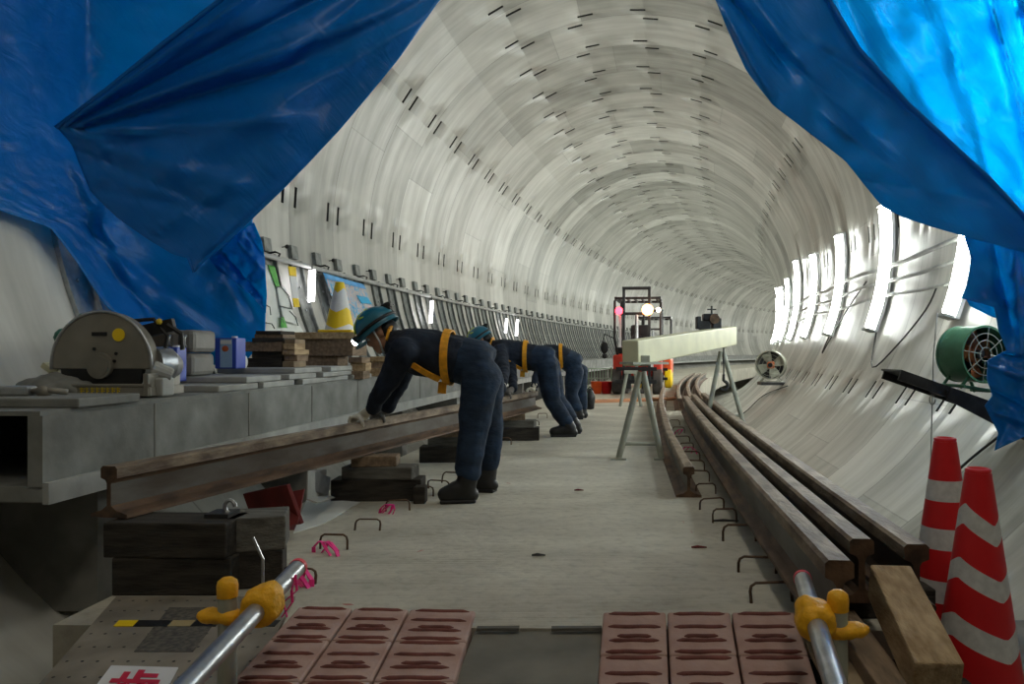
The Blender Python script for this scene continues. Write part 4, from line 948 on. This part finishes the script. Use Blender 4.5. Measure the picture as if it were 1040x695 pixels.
# dark shelf bracket carrying the near fan
sb = thing('shelf_bracket', 'dark steel shelf bracket jutting from the right wall under the green fan', 'bracket', P(950, 395, 5.55))
a, b = P(905, 376, 5.5), P(1075, 436, 5.62)
mb = MB(); mb.bar(a, b, .30, .012); mb.bar(a + V((0, -.15, -.03)), b + V((0, -.15, -.03)), .012, .075); mb.bar(a + V((0, .15, -.03)), b + V((0, .15, -.03)), .012, .075); mb.build('channel', M_DARK, sb)
mb = MB(); mb.bar(a + V((.35, -.14, -.16)), b + V((.0, -.14, -.19)), .012, .09); mb.bar(a + V((.35, -.14, -.16)), a + V((.35, .14, -.16)), .03, .05); mb.build('brace', M_DARK, sb)
f = fan(P(985, 392, 5.55) + V((0.0, .03, -.03)), .2, .26, math.radians(17), M_FAN, M_FANO, 'green drum fan with an orange hub on the shelf bracket beside the right tarp'); f.rotation_euler.y = math.radians(8)
fc = P(783, 388, 16.4); fan(fc, .30, .36, math.radians(-22), M_GANT, M_GANT, 'far grey-green drum fan low on the right wall behind the gantry hook')
mb = MB(); mb.box(fc + V((.25, 0, -.035)), (1.0, .4, .06)); tag(mb.build('shelf_plank', M_DARK), 'small dark shelf under the far fan on the right wall', 'shelf')

# ------------------------------------------------------------------ gantry hoist
g = thing('gantry_hoist', 'cream beam gantry hoist on A-frame tube legs over the rails', 'gantry hoist', (1.0, 7.6, 0))
LA, LB = V((.40, 6.44, 0)), V((1.55, 8.9, 0))
bd = (LB - LA).normalized(); bs = V((bd.y, -bd.x, 0))
def aframe(base, top, feet, nm):
    for p_ in feet:
        mb = MB(); mb.cyl(p_, top + (p_ - top) * .06, .027, n=14); mb.build('leg', M_GANT, g, 'auto')
        mb = MB(); mb.box(p_ + V((0, 0, .008)), (.13, .09, .016)); mb.build('foot_plate', M_GANT, g)
    a_ = feet[0].lerp(top, .17); b_ = feet[1].lerp(top, .17); mb = MB(); mb.cyl(a_, b_, .016, n=10); mb.build('cross_bar', M_GANT, g, 'auto')
tA = P(652, 372, 6.44); tB = P(733, 352, 8.9)
aframe(LA, tA, [PZ(628, 467, 0.0), PZ(672, 467, 0.0)], 'near')
aframe(LB, tB, [PZ(716, 437, 0.0), PZ(757, 437, 0.0)], 'far')
mb = MB(); mb.bar(tA + V((0, 0, .0)), tA + V((0, 0, .09)), .13, .10, up=(0, 1, 0)); mb.bar(tB + V((-.02, 0, -.02)), tB + V((-.02, 0, .1)), .14, .1, up=(0, 1, 0)); mb.build('leg_head', M_GANT, g, bevel=.008)
mb = MB(); mb.bar(P(640, 359, 6.38), P(742, 341, 9.0), .15, .215); mb.build('beam', M_CREAM, g, bevel=.012)
mb = MB(); mb.bar(P(636, 369, 6.34), P(672, 369, 6.55), .19, .02); mb.build('clamp_plate', M_GANT, g)
ht = thing('chain_hoist', 'dark geared hoist trolley sitting on the far end of the gantry beam', 'hoist', P(722, 334, 8.75))
hc = P(721, 328, 8.6)
for (dx, dz, w, h, m_) in [(-.06, -.03, .12, .10, M_DARK), (.07, -.02, .10, .14, M_DARK), (.0, .06, .16, .08, M_BLACK), (-.13, .0, .05, .14, M_DARK)]:
    mb = MB(); mb.box(hc + V((dx, 0, dz)), (w, .14, h)); mb.build('housing', m_, ht, bevel=.01)
mb = MB(); mb.cyl(hc + V((.04, -.09, .04)), hc + V((.04, .09, .04)), .055, n=18); mb.build('gear_wheel', M_RUST, ht, 'auto')
mb = MB(); mb.cyl(hc + V((.02, 0, .1)), hc + V((.02, 0, .19)), .012, n=8); mb.cyl(hc + V((-.03, 0, .15)), hc + V((.07, 0, .15)), .008, n=8); mb.build('top_pin', M_DARK, ht)
ch = thing('lifting_hook', 'dark lifting hook on a chain hanging beneath the gantry beam', 'hook', P(735, 400, 8.8))
mb = MB(); mb.cyl(P(735, 352, 8.8), P(735, 381, 8.8), .009, n=8); mb.build('chain', M_DARK, ch)
mb = MB(); hk = P(735, 391, 8.8); mb.tube([hk + V((0, 0, .12)), hk + V((0, 0, .05))] + [hk + V((.05 * math.cos(t), 0, .05 * math.sin(t) - .01)) for t in [1.2 - k * .5 for k in range(9)]], [.016, .018] + [.02] * 6 + [.014, .01, .005], 10); mb.build('hook', M_DARK, ch, True)
mb = MB(); mb.cyl(P(742, 337, 8.95), P(742, 337, 8.9), .035, n=14); o = mb.build('lamp_red', emit('soft_red_lamp', (1, .1, .14), 3), g)
# small stand seen between the near legs
st = thing('trestle_stand', 'small grey trestle stand on the deck seen between the near gantry legs', 'trestle', PZ(640, 413, 0))
for x0, x1 in ((630, 637), (651, 645)):
    mb = MB(); mb.cyl(PZ(x0, 413, 0), P(x1, 378, 12.76), .03, n=10); mb.build('leg', M_GANT, st, 'auto')
mb = MB(); mb.bar(P(634, 378, 12.76), P(648, 378, 12.76), .12, .05); mb.build('top_bar', M_GANT, st)

# ------------------------------------------------------------------ forklifts
def forklift(c, rz, body, wheel, label, sc=1.0):
    r = thing('forklift', label, 'forklift', c, rz, None); ORG[r.name] = V((0, 0, 0)); r.scale = (sc, sc, sc)
    mb = MB(); mb.box((0, 1.25, .62), (1.0, 1.7, .50)); mb.box((0, 1.9, .82), (.96, .5, .45)); mb.build('body', body, r, bevel=.06)
    for sx in (-1, 1):
        mb = MB(); mb.box((sx * .41, .42, .62), (.22, .35, .45)); mb.build('front_fender', body, r, bevel=.04)
        mb = MB(); mb.cyl((sx * .53, .35, .28), (sx * .33, .35, .28), .28, n=28); mb.build('front_wheel', wheel, r, 'auto', bevel=.03)
        mb = MB(); mb.cyl((sx * .50, 1.75, .23), (sx * .34, 1.75, .23), .23, n=24); mb.build('rear_wheel', wheel, r, 'auto', bevel=.03)
        mb = MB(); mb.box((sx * .27, .1, 1.23), (.055, .12, 2.1)); mb.build('mast_upright', M_DARK, r)
        mb = MB(); mb.tube([(sx * .42, .35, .8), (sx * .5, .45, 1.2), (sx * .5, .5, 2.02), (sx * .46, .6, 2.08)], .028, 8); mb.build('guard_post', M_DARK, r, True)
        mb = MB(); mb.tube([(sx * .46, 1.9, 1.0), (sx * .46, 1.8, 2.06)], .025, 8); mb.build('guard_post', M_DARK, r, True)
        mb = MB(); mb.bar((sx * .16, -.02, .12), (sx * .16, -.95, .10), .1, .035); mb.bar((sx * .16, -.02, .1), (sx * .16, -.02, .6), .1, .035, up=(0, 1, 0)); mb.build('fork', M_DARK, r)
    for bx_ in (((0, .1, 2.26), (.6, .12, .06)), ((0, .1, 1.72), (.5, .05, .06)), ((0, .12, .35), (.5, .06, .1))): mb = MB(); mb.box(*bx_); mb.build('mast_cross_member', M_DARK, r)
    mb = MB(); mb.box((0, -.02, .55), (.86, .05, .08)); mb.box((0, -.02, .28), (.86, .05, .08)); mb.build('carriage', M_BLACK, r)
    mb = MB(); mb.box((0, .5, .93), (.95, .05, .16)); mb.build('dashboard', M_BLACK, r, bevel=.02)
    mb = MB(); mb.box((0, .5, 2.08), (1.0, .05, .05)); mb.box((0, 1.8, 2.08), (.95, .05, .05))
    for k in range(6): mb.box((-.4 + k * .16, 1.15, 2.08), (.035, 1.3, .04))
    for sx in (-1, 1): mb.box((sx * .48, 1.15, 2.08), (.045, 1.35, .06))
    mb.build('overhead_guard', M_DARK, r)
    mb = MB(); mb.box((0, 1.2, 1.0), (.45, .45, .12)); mb.box((0, 1.42, 1.28), (.43, .1, .5)); mb.build('seat', M_BLACK, r, bevel=.04)
    mb = MB(); mb.tube([V((.16 * math.cos(t), .75 + .05 * math.sin(t), 1.18 + .14 * math.sin(t))) for t in [k * PI / 10 for k in range(21)]], .014, 6); mb.cyl((0, .6, .95), (0, .75, 1.18), .02, n=8); mb.build('steering_wheel', M_BLACK, r)
    mb = MB(); mb.cyl((0, .1, .3), (0, .1, 1.7), .035, n=12); mb.build('lift_cylinder', M_STEEL, r, 'auto')
    return r
fk = forklift(V((PZ(647, 402, 0).x, 16.2, 0)), -.12, M_ORED, M_TYRE, 'red forklift facing the camera with red and orange lamps lit')
for sx, m_, rr, nm in ((-.40, M_LRED, .085, 'red_lamp'), (.235, M_LORG, .12, 'orange_lamp')):
    mb = MB(); mb.ball((sx, .02 if sx > 0 else .4, 1.80), rr, 14); mb.build(nm, m_, fk, True)
    mb = MB(); mb.box((sx, .09 if sx > 0 else .47, 1.8), (.06, .1, .06)); mb.build('lamp_bracket', M_BLACK, fk)
mb = MB(); mb.cyl((.45, .45, 1.82), (.45, .42, 1.82), .05, n=12); mb.build('work_lamp', emit('white_lamp', (1, .8, .6), 12), fk)
mb = MB(); mb.box((-.38, .46, 1.45), (.05, .04, .5)); mb.box((-.38, .44, 1.12), (.06, .04, .22)); mb.build('white_post_cover', M_WHITE, fk)
mb = MB(); mb.box((.30, .22, .62), (.10, .015, .16)); mb.build('white_plate', M_WHITE, fk)
mb = MB(); mb.tube([(-.5, .5, 1.2), (-.72, .45, 1.3), (-.78, .45, 1.0), (-.72, .45, .8)], .015, 6); mb.ball((-.72, .43, 1.0), (.09, .03, .13), 12); mb.ball((-.72, .45, .82), .06, 10); mb.build('side_mirror', M_BLACK, fk, True)
forklift(V((P(663, 396, 19.2).x, 19.2, 0)), -.15, M_OOR, M_YELC, 'orange second forklift with yellow wheels parked behind the red one', .86)

# far floor clutter
mb = MB(); a = PZ(598, 409, 0); b = PZ(692, 406, 0); mb.bar(a + V((0, 0, .02)), b + V((0, 0, .02)), .35, .04); tag(mb.build('orange_lit_board', mat('orange_lit_board', (.55, .25, .12), .7)), 'orange-brown board laid across the deck before the red forklift', 'board')  # orange reflected from the forklift lamp is put into the wood colour
for x, m_, l in ((606, M_OOR, 'orange bucket'), (616, M_RED, 'red bucket')):
    c = PZ(x, 400, 0); r = thing('bucket', l + ' on the deck left of the red forklift', 'bucket', c); mb = MB(); mb.lathe([(.0, .0), (.10, 0), (.13, .26), (.14, .265), (.12, .25), (.09, .02), (0, .02)], c, 20); mb.build('pail', m_, r, True)
    mb = MB(); mb.tube([c + V((.13 * math.cos(t), -.02, .25 + .10 * math.sin(t))) for t in [k * PI / 8 for k in range(9)]], .006, 6); mb.build('handle', M_STEEL, r)
mb = MB(); c = PZ(611, 402, 0); 
fn = thing('mesh_fence', 'low green mesh fence panel left of the red forklift', 'fence', W(17.4, -1.4, 0))
fa, fb = P(592, 388, 17.8), P(621, 386, 17.8)
for k in range(2): mb = MB(); p = fa.lerp(fb, k); mb.cyl((p.x, p.y, 0), (p.x, p.y, .55), .02, n=8); mb.build('post', M_NET, fn)
mb = MB()
for k in range(11): p = fa.lerp(fb, k / 10); mb.cyl((p.x, p.y, .06), (p.x, p.y, .52), .01, n=6)
for z in (.06, .3, .52): mb.cyl((fa.x, fa.y, z), (fb.x, fb.y, z), .012, n=6)
mb.build('mesh_panel', M_NET, fn)
# black bag by third worker
c = PZ(599, 416, 0); r = thing('tool_bag', 'black tool bag with a teal stripe standing behind the third worker', 'bag', c)
mb = MB(); mb.ball(c + V((0, 0, .16)), (.085, .1, .17), 18); mb.box(c + V((0, 0, .08)), (.14, .14, .15)); remesh(mb.build('bag', M_BLACK, r, True), .012, 6, .02, .08)
mb = MB(); mb.tube([c + V((-.055, -.09, .05)), c + V((-.05, -.115, .15)), c + V((-.045, -.09, .27))], .012, 6); mb.build('stripe', M_GREEN, r)
mb = MB(); mb.tube([c + V((-.04, 0, .31)), c + V((0, 0, .36)), c + V((.05, 0, .31))], .01, 6); mb.build('handle', M_BLACK, r)

# small deck litter
for k, (x, y, dx, m_, l) in enumerate([(737, 529, .07, M_BLACK, 'black bent strip lying on the deck near the right loops'), (547, 564, .03, M_DARK, 'tiny dark nail on the deck in the foreground'), (588, 498, .03, M_RPAINT, 'small red-brown chip on the deck beyond the boots'), (710, 556, .035, M_RPAINT, 'small red chip on the deck near the right loops')]):
    a = PZ(x, y, .006); mb = MB(); mb.tube([a + V((-dx, 0, 0)), a + V((-dx * .2, .004, .002)), a + V((dx, .0, 0))], [.004, .007, .003], 6); tag(mb.build('deck_scrap', m_), l, 'scrap')

# ------------------------------------------------------------------ people
def hand(mb, wr, rail_dir, grip, sc=1.0, fr=.0095):
    """palm on the rail head, four fingers over the far side, thumb on the near side."""
    u = V(rail_dir).normalized(); k = V((-1, 0, 0)); k = (k - u * k.dot(u)).normalized()   # across the rail, away from the body
    g_ = V(grip)
    mb.limb([V(wr), g_ + V((0, 0, .035))], [.030, .030])
    mb.ball(g_ + V((0, 0, .026)), (.045, .042, .019), 14)
    for i, (o_, L1, L2, L3) in enumerate([(-.030, .034, .026, .016), (-.010, .038, .030, .018), (.010, .036, .028, .017), (.030, .028, .022, .014)]):
        b0 = g_ + u * o_ * sc + V((0, 0, .030)) + k * .02; b1 = b0 + k * L1 + V((0, 0, -.002)); b2 = b1 + (k * .45 + V((0, 0, -.9))) * L2; b3 = b2 + (-k * .25 + V((0, 0, -1))) * L3
        mb.limb([b0, b1, b2, b3], [fr, fr, fr * .95, fr * .8])
    t0 = g_ - k * .015 - u * .035 + V((0, 0, .022)); t1 = t0 - u * .022 - k * .018 + V((0, 0, -.010)); t2 = t1 - k * .008 + V((0, 0, -.03)); mb.limb([t0, t1, t2], [fr * 1.2, fr * 1.15, fr * .95])

def worker(label, J, thick=1.0, rail_dir=(.2, 1, 0), goggles=True, lamp=True, gl=(M_GLOVE, M_GLOVED), straps=True, vox=.011):
    """J: joints in world space. Body faces -X."""
    feet = (J['an'] + J['af']) / 2
    r = thing('person', label, 'person', (feet.x, feet.y, 0))
    T = thick
    f = J['face'].normalized(); up = J['top'].normalized(); sd = up.cross(f).normalized(); R = Matrix((f, sd, up)).transposed()
    hc = J['head']
    def H(a, b, c): return hc + R @ V((a, b, c))
    # continuous body: head, neck, trunk, limbs, hands
    mb = MB()
    mb.ball(hc + up * .02, (.095, .075, .10), 18, rot=R); mb.ball(H(.03, 0, -.055), (.062, .055, .06), 16, rot=R)
    mb.ball(H(.098, 0, -.025), (.018, .013, .024), 10, rot=R); mb.ball(H(.088, 0, -.068), (.012, .024, .010), 10, rot=R); mb.ball(H(.075, 0, -.098), (.022, .024, .018), 10, rot=R)
    mb.ball(H(.085, 0, .022), (.014, .045, .01), 10, rot=R)
    for e in (-1, 1): mb.ball(H(-.005, e * .078, -.02), (.018, .010, .032), 10, rot=R)
    mb.limb([hc - up * .05 - f * .02, J['neck']], [.056, .06])
    mb.loft([(J['neck'], .07, .06), (J['chest'], .16, .10), (J['waist'], .14, .10), (J['pelvis'], .15, .11)])
    for s_ in 'nf':
        mb.limb([J['chest'].lerp(J['s' + s_], .5), J['s' + s_], J['e' + s_], J['w' + s_]], [.06, .05, .036, .027])
        mb.limb([J['h' + s_], J['k' + s_], J['a' + s_]], [.075, .05, .036]); mb.limb([J['a' + s_], J['t' + s_]], [.04, .03])
        hand(mb, J['w' + s_], rail_dir, J['g' + s_], fr=.0075)
    remesh(mb.build('body', M_SKIN, r, True), .009, 3)
    # eyes
    for e in (-1, 1):
        mb = MB(); mb.ball(H(.082, e * .032, .0), .012, 10); mb.build('eye', M_WHITE, r, True)
        mb = MB(); mb.ball(H(.092, e * .032, .0), .006, 8); mb.build('pupil', M_BLACK, r, True)
    mb = MB(); mb.ball(H(-.045, 0, -.02), (.07, .08, .075), 16, rot=R); remesh(mb.build('hair', M_BLACK, r, True), .012, 3)
    # jacket
    mb = MB()
    mb.loft([(J['neck'] + (J['neck'] - J['chest']) * .12, .075, .07), (J['neck'], .10, .085), (J['chest'].lerp(J['neck'], .45), .185, .125 * T), (J['chest'], .205, .145 * T), (J['chest'].lerp(J['waist'], .5), .19, .15 * T), (J['waist'], .175, .145 * T), (J['waist'].lerp(J['pelvis'], .4), .18, .15 * T)])
    for s_ in 'nf':
        mb.limb([J['chest'].lerp(J['s' + s_], .6), J['s' + s_], J['s' + s_].lerp(J['e' + s_], .5), J['e' + s_], J['e' + s_].lerp(J['w' + s_], .55), J['w' + s_]], [.10, .088, .074, .062, .054, .044])
    remesh(mb.build('jacket', M_NAVY, r, True), vox, 5, .028, .09)
    # trousers
    mb = MB()
    mb.loft([(J['waist'].lerp(J['pelvis'], .25), .175, .145), (J['pelvis'], .19, .155), (J['pelvis'] + (J['pelvis'] - J['waist']).normalized() * .07, .165, .12)])
    for s_ in 'nf':
        h, k, a = J['h' + s_], J['k' + s_], J['a' + s_]; lo = k.lerp(a, .72)
        mb.limb([h, h.lerp(k, .5), k, k.lerp(a, .4), lo], [.125, .112, .092, .088, .080])
    remesh(mb.build('trousers', M_DENIM, r, True), vox, 7, .032, .16)
    # boots
    for s_ in 'nf':
        a, t, k = J['a' + s_], J['t' + s_], J['k' + s_]; up_ = a.lerp(k, .48); heel = J.get('heel' + s_, a + (a - t) * .25); sole = min(a.z, t.z) 
        mb = MB(); mb.limb([up_, a.lerp(k, .2), a + V((0, 0, 0)), ], [.074, .066, .058])
        dr = V((t.x - a.x, t.y - a.y, 0)).normalized(); zz = J.get('sole' + s_, 0.0)
        mb.limb([a + V((0, 0, -.01)), (a + t) / 2 + V((0, 0, .012)), t + V((0, 0, .01))], [.058, .052, .046])
        mb.limb([V((a.x, a.y, zz + .045)) - dr * .03, V((t.x, t.y, t.z))], [.045, .042])
        remesh(mb.build('boot', M_BOOT, r, True), .009, 4, .006, .06)
        mb = MB(); c1 = V((a.x, a.y, zz + .012)) - dr * .055; c2 = V((t.x, t.y, max(zz + .012, t.z - .04))) + dr * .03; mb.bar(c1, c2, .088, .024); mb.build('boot_sole', M_BLACK, r, bevel=.01)
    # gloves
    for s_, m_ in zip('nf', gl):
        mb = MB(); hand(mb, J['w' + s_], rail_dir, J['g' + s_], fr=.0125)
        mb.ball(J['g' + s_] + V((0, 0, .03)), (.05, .05, .026), 14)
        mb.limb([J['w' + s_].lerp(J['e' + s_], .14), J['w' + s_]], [.043, .036])
        remesh(mb.build('glove', m_, r, True), .0055, 3)
    # helmet
    mb = MB(); prof = [(0, .128), (.04, .124), (.075, .108), (.102, .082), (.120, .045), (.126, .005), (.124, -.012)]
    n = 32; v = []
    for rr, z in prof:
        for k in range(n):
            a = 2 * PI * k / n; v.append(H(rr * 1.06 * math.cos(a) - .005, rr * .93 * math.sin(a), z + .03))
    mb.v = v; mb.f = [[j * n + k, j * n + (k + 1) % n, (j + 1) * n + (k + 1) % n, (j + 1) * n + k] for j in range(len(prof) - 1) for k in range(n)]; mb.m = [0] * len(mb.f)
    b0 = len(mb.v)
    for k in range(n):
        a = 2 * PI * k / n; ex = .045 * max(0, math.cos(a)) ** 1.2 + .008; mb.v.append(H((.134 + ex) * math.cos(a) - .005, (.117 + .006) * math.sin(a), .012 - ex * .25))
    for k in range(n): mb.f.append([(len(prof) - 1) * n + k, (len(prof) - 1) * n + (k + 1) % n, b0 + (k + 1) % n, b0 + k]); mb.m.append(0)
    he = mb.build('helmet', M_HELM, r, True); so = he.modifiers.new('t', 'SOLIDIFY'); so.thickness = .004
    mb = MB()
    for e in (-1, 1):
        mb.tube([H(.05 - t * .03, e * (.073 + .012 * math.sin(t)), .125 - .012 * t) for t in range(5)], .008, 6)
    mb.tube([H(.13, 0, .075), H(.11, 0, .115), H(.05, 0, .155), H(-.02, 0, .162)], .007, 6)
    mb.build('lime_stripe', M_GREENY, he, True)
    mb = MB(); mb.tube([H(.137 * math.cos(t), .119 * math.sin(t), .045) for t in [2 * PI * k / 28 for k in range(29)]], .011, 6); mb.build('lamp_strap', M_BLACK, he, True)
    if goggles:
        mb = MB(); mb.box(H(-.115, -.03, .10), (.05, .11, .05), R); mb.tube([H(-.03, -.11, .075), H(-.09, -.10, .095), H(-.14, -.03, .105), H(-.14, .03, .105)], .018, 8); mb.build('goggles', M_BLACK, he, bevel=.01)
    if lamp:
        mb = MB(); mb.cyl(H(.135, 0, .045), H(.16, 0, .04), .024, n=14); mb.build('headlamp_body', M_BLACK, he, 'auto')
        mb = MB(); mb.ball(H(.163, -.006, .04), (.016, .022, .022), 12, rot=R); mb.build('headlamp', M_HEADL, he, True)
    mb = MB(); mb.tube([H(.02, -.088, .02), H(.03, -.075, -.06), H(.055, -.03, -.115), H(.055, .03, -.115), H(.03, .075, -.06), H(.02, .088, .02)], .006, 6); mb.build('chin_strap', M_WHITE, he, True)
    # belts
    if straps:
        bt = thing('x', None, None, proto=True); bpy.data.objects.remove(bt)
        c0 = J['waist'] ; ax = (J['waist'] - J['chest']).normalized(); sdy = V((0, 1, 0)); cr_ = ax.cross(sdy).normalized()
        def ring(c, ra, rb, w, m_, nm, tilt=0, th=.012):
            mb = MB(); n = 36
            for k in range(n):
                a = 2 * PI * k / n; p = c + sdy * ra * math.cos(a) + cr_ * rb * math.sin(a) + ax * tilt * math.sin(a); o_ = (sdy * math.cos(a) + cr_ * math.sin(a)).normalized() * th
                mb.v += [p - ax * w, p + ax * w, p + ax * w + o_, p - ax * w + o_]
            for k in range(n):
                for t in range(4): mb.f.append([k * 4 + t, k * 4 + (t + 1) % 4, ((k + 1) % n) * 4 + (t + 1) % 4, ((k + 1) % n) * 4 + t]); mb.m.append(0)
            return mb.build(nm, m_, r)
        ring(c0, .185, .160 * T, .023, M_BELT, 'waist_belt', -.03 if cr_.z > 0 else .03)
        # shoulder strap down the near side
        pts = []
        ch_, wa = J['chest'], J['waist']; sg = 1 if cr_.z > 0 else -1
        for t in range(9):
            u = t / 8; c_ = ch_.lerp(wa, u * .95) + cr_ * sg * (-.03 - .09 * u) * 1.0; y_ = -.205 + .012 * u
            c_ = ch_.lerp(wa, .05 + u * .9); a = math.radians(20 + 38 * u); pts.append(c_ - sdy * (.212 - .012 * u) * math.cos(a) * 1.02 - cr_ * sg * (.165 * T) * math.sin(a) * 1.0)
        mb = MB()
        for u, w in zip(pts, pts[1:]): mb.bar(u, w, .036, .012, up=(0, -1, -.6))
        mb.build('side_strap', M_BELT, r)
        mb = MB(); q_ = c0 - cr_ * sg * .155 * T - sdy * .05; mb.bar(q_, q_ + V((-.005, 0, -.07)), .05, .012, up=(0, 1, 0)); mb.build('belt_tail', M_BELT, r)
        mb = MB(); pts = [J['neck'] + V((0, y, .0)) + cr_ * sg * z for y, z in ((-.12, .02), (-.10, .085), (-.03, .10), (.03, .10), (.10, .085), (.12, .02))]
        for u, w in zip(pts, pts[1:]): mb.bar(u, w, .03, .01, up=(-1, 0, .2))
        mb.build('collar_strap', M_BELT, r)
    return r

def Jw1():
    n, f = 4.60, 4.92
    J = dict(pelvis=P(487, 371, 4.76), waist=P(456, 363, 4.76), chest=P(420, 356, 4.76), neck=P(397, 349, 4.76), head=P(386, 337, 4.76),
             face=V((-.80, -.10, -.60)), top=V((-.60, 0, .80)),
             sn=P(410, 358, 4.57), en=P(392, 391, 4.62), wn=P(378, 415, 4.70), gn=V((0, 0, 0)),
             sf=P(415, 358, 4.95), ef=P(403, 393, 4.99), wf=P(394, 414, 5.0), gf=V((0, 0, 0)),
             hn=P(488, 383, 4.66), kn=P(481, 436, 4.63), an=P(474, 494, 4.60), tn=P(452, 505, 4.58),
             hf=P(491, 383, 4.88), kf=P(496, 434, 4.92), af=P(495, 485, 4.95), tf=P(481, 495, 4.97))
    return J
def rail_top(Y): t = (Y - 2.9) / 5.6; q = p0.lerp(p1, t); q.z = .275 + .195; return q
J = Jw1(); J['gn'] = rail_top(4.76); J['gf'] = rail_top(5.03); J['tn'].z = .042; J['tf'].z = .042
worker('nearest worker in navy with yellow belt and teal helmet, bent over gripping the left rail', J, rail_dir=p1 - p0)
Y2 = 8.3
J = dict(pelvis=P(556, 366, Y2), waist=P(534, 362, Y2), chest=P(513, 358, Y2), neck=P(499, 353, Y2), head=P(489, 346, Y2),
         face=V((-.8, -.1, -.6)), top=V((-.6, 0, .8)),
         sn=P(507, 358, Y2 - .19), en=P(501, 376, Y2 - .17), wn=P(500, 392, Y2 - .95), gn=V((0, 0, 0)),
         sf=P(509, 358, Y2 + .19), ef=P(508, 378, Y2 + .1), wf=P(512, 392, Y2 - .6), gf=V((0, 0, 0)),
         hn=P(556, 372, Y2 - .1), kn=P(561, 408, Y2 - .12), an=P(580, 436, Y2 - .1), tn=P(562, 443, Y2 - .12),
         hf=P(558, 372, Y2 + .12), kf=P(566, 407, Y2 + .14), af=P(585, 432, Y2 + .2), tf=P(569, 438, Y2 + .2))
J['gn'] = rail_top(7.25); J['gf'] = rail_top(7.6)
J['wn'] = J['gn'] + V((.04, .08, .075)); J['wf'] = J['gf'] + V((.04, .08, .075)); J['en'] = J['sn'].lerp(J['wn'], .52) + V((.03, .05, .02)); J['ef'] = J['sf'].lerp(J['wf'], .52) + V((.03, .05, .02))
J['tn'].z = .045; J['tf'].z = .045; J['an'].z = max(J['an'].z, .09); J['af'].z = max(J['af'].z, .09)
worker('second worker in navy with a yellow waist belt, bent over behind the nearest worker', J, rail_dir=p1 - p0)
Y3 = 10.4
J = dict(pelvis=P(584, 370, Y3), waist=P(570, 362, Y3), chest=P(555, 360, Y3), neck=P(545, 362, Y3), head=P(537, 366, Y3),
         face=V((-.5, -.1, -.85)), top=V((-.85, 0, .5)),
         sn=P(552, 362, Y3 - .18), en=P(546, 380, Y3 - .2), wn=P(542, 392, Y3 - .3), sf=P(553, 362, Y3 + .18), ef=P(548, 380, Y3 + .15), wf=P(545, 392, Y3 + .0),
         hn=P(584, 378, Y3 - .1), kn=P(580, 401, Y3 - .12), an=P(588, 420, Y3 - .1), tn=P(577, 424, Y3 - .12),
         hf=P(588, 378, Y3 + .12), kf=P(590, 400, Y3 + .12), af=P(592, 418, Y3 + .14), tf=P(583, 422, Y3 + .14))
J['gn'] = J['wn'] + V((-.02, 0, -.07)); J['gf'] = J['wf'] + V((-.02, 0, -.07)); J['tn'].z = .045; J['tf'].z = .045; J['an'].z = .1; J['af'].z = .1
worker('third worker farthest away in navy, doubled over beside the second worker', J, rail_dir=(0, 1, 0), goggles=False, lamp=False, vox=.014)

# ------------------------------------------------------------------ light
def area(loc, rot, size, power, col, sy=None):
    l = bpy.data.lights.new('lamp', 'AREA'); l.energy = power; l.size = size; l.color = col
    if sy: l.shape = 'RECTANGLE'; l.size_y = sy
    o = bpy.data.objects.new('lamp', l); C.objects.link(o); o.location = loc; o.rotation_euler = rot; return o
def point(loc, power, col, r=.1):
    l = bpy.data.lights.new('lamp', 'POINT'); l.energy = power; l.color = col; l.shadow_soft_size = r
    o = bpy.data.objects.new('lamp', l); C.objects.link(o); o.location = loc; return o
# two warm fill lights added above camera and near deck, no fixtures there
point((.5, -.6, 4.6), 55, (1, .93, .80), .3)
point((.9, 2.4, 5.0), 42, (1, .95, .84), .3)
point(P(1000, 90, 5.75), 60, (.9, 1, .98), .2)  # unseen light added behind the right tarp to make the sheet glow
point(W(16, .85, 1.9) + V((0, -.35, 0)), 6, (1, .45, .2), .08)
w = bpy.data.worlds.new('w'); bpy.context.scene.world = w; w.use_nodes = True; w.node_tree.nodes['Background'].inputs[0].default_value = (.5, .6, .7, 1); w.node_tree.nodes['Background'].inputs[1].default_value = .02
sc = bpy.context.scene
sc.view_settings.view_transform = 'Standard'; sc.view_settings.look = 'None'; sc.view_settings.exposure = .72; sc.view_settings.gamma = 1
try: sc.view_settings.use_curve_mapping = False
except Exception: pass
sc.cycles.use_denoising = True; sc.cycles.max_bounces = 8; sc.cycles.diffuse_bounces = 5; sc.cycles.transmission_bounces = 4; sc.cycles.sample_clamp_indirect = 6
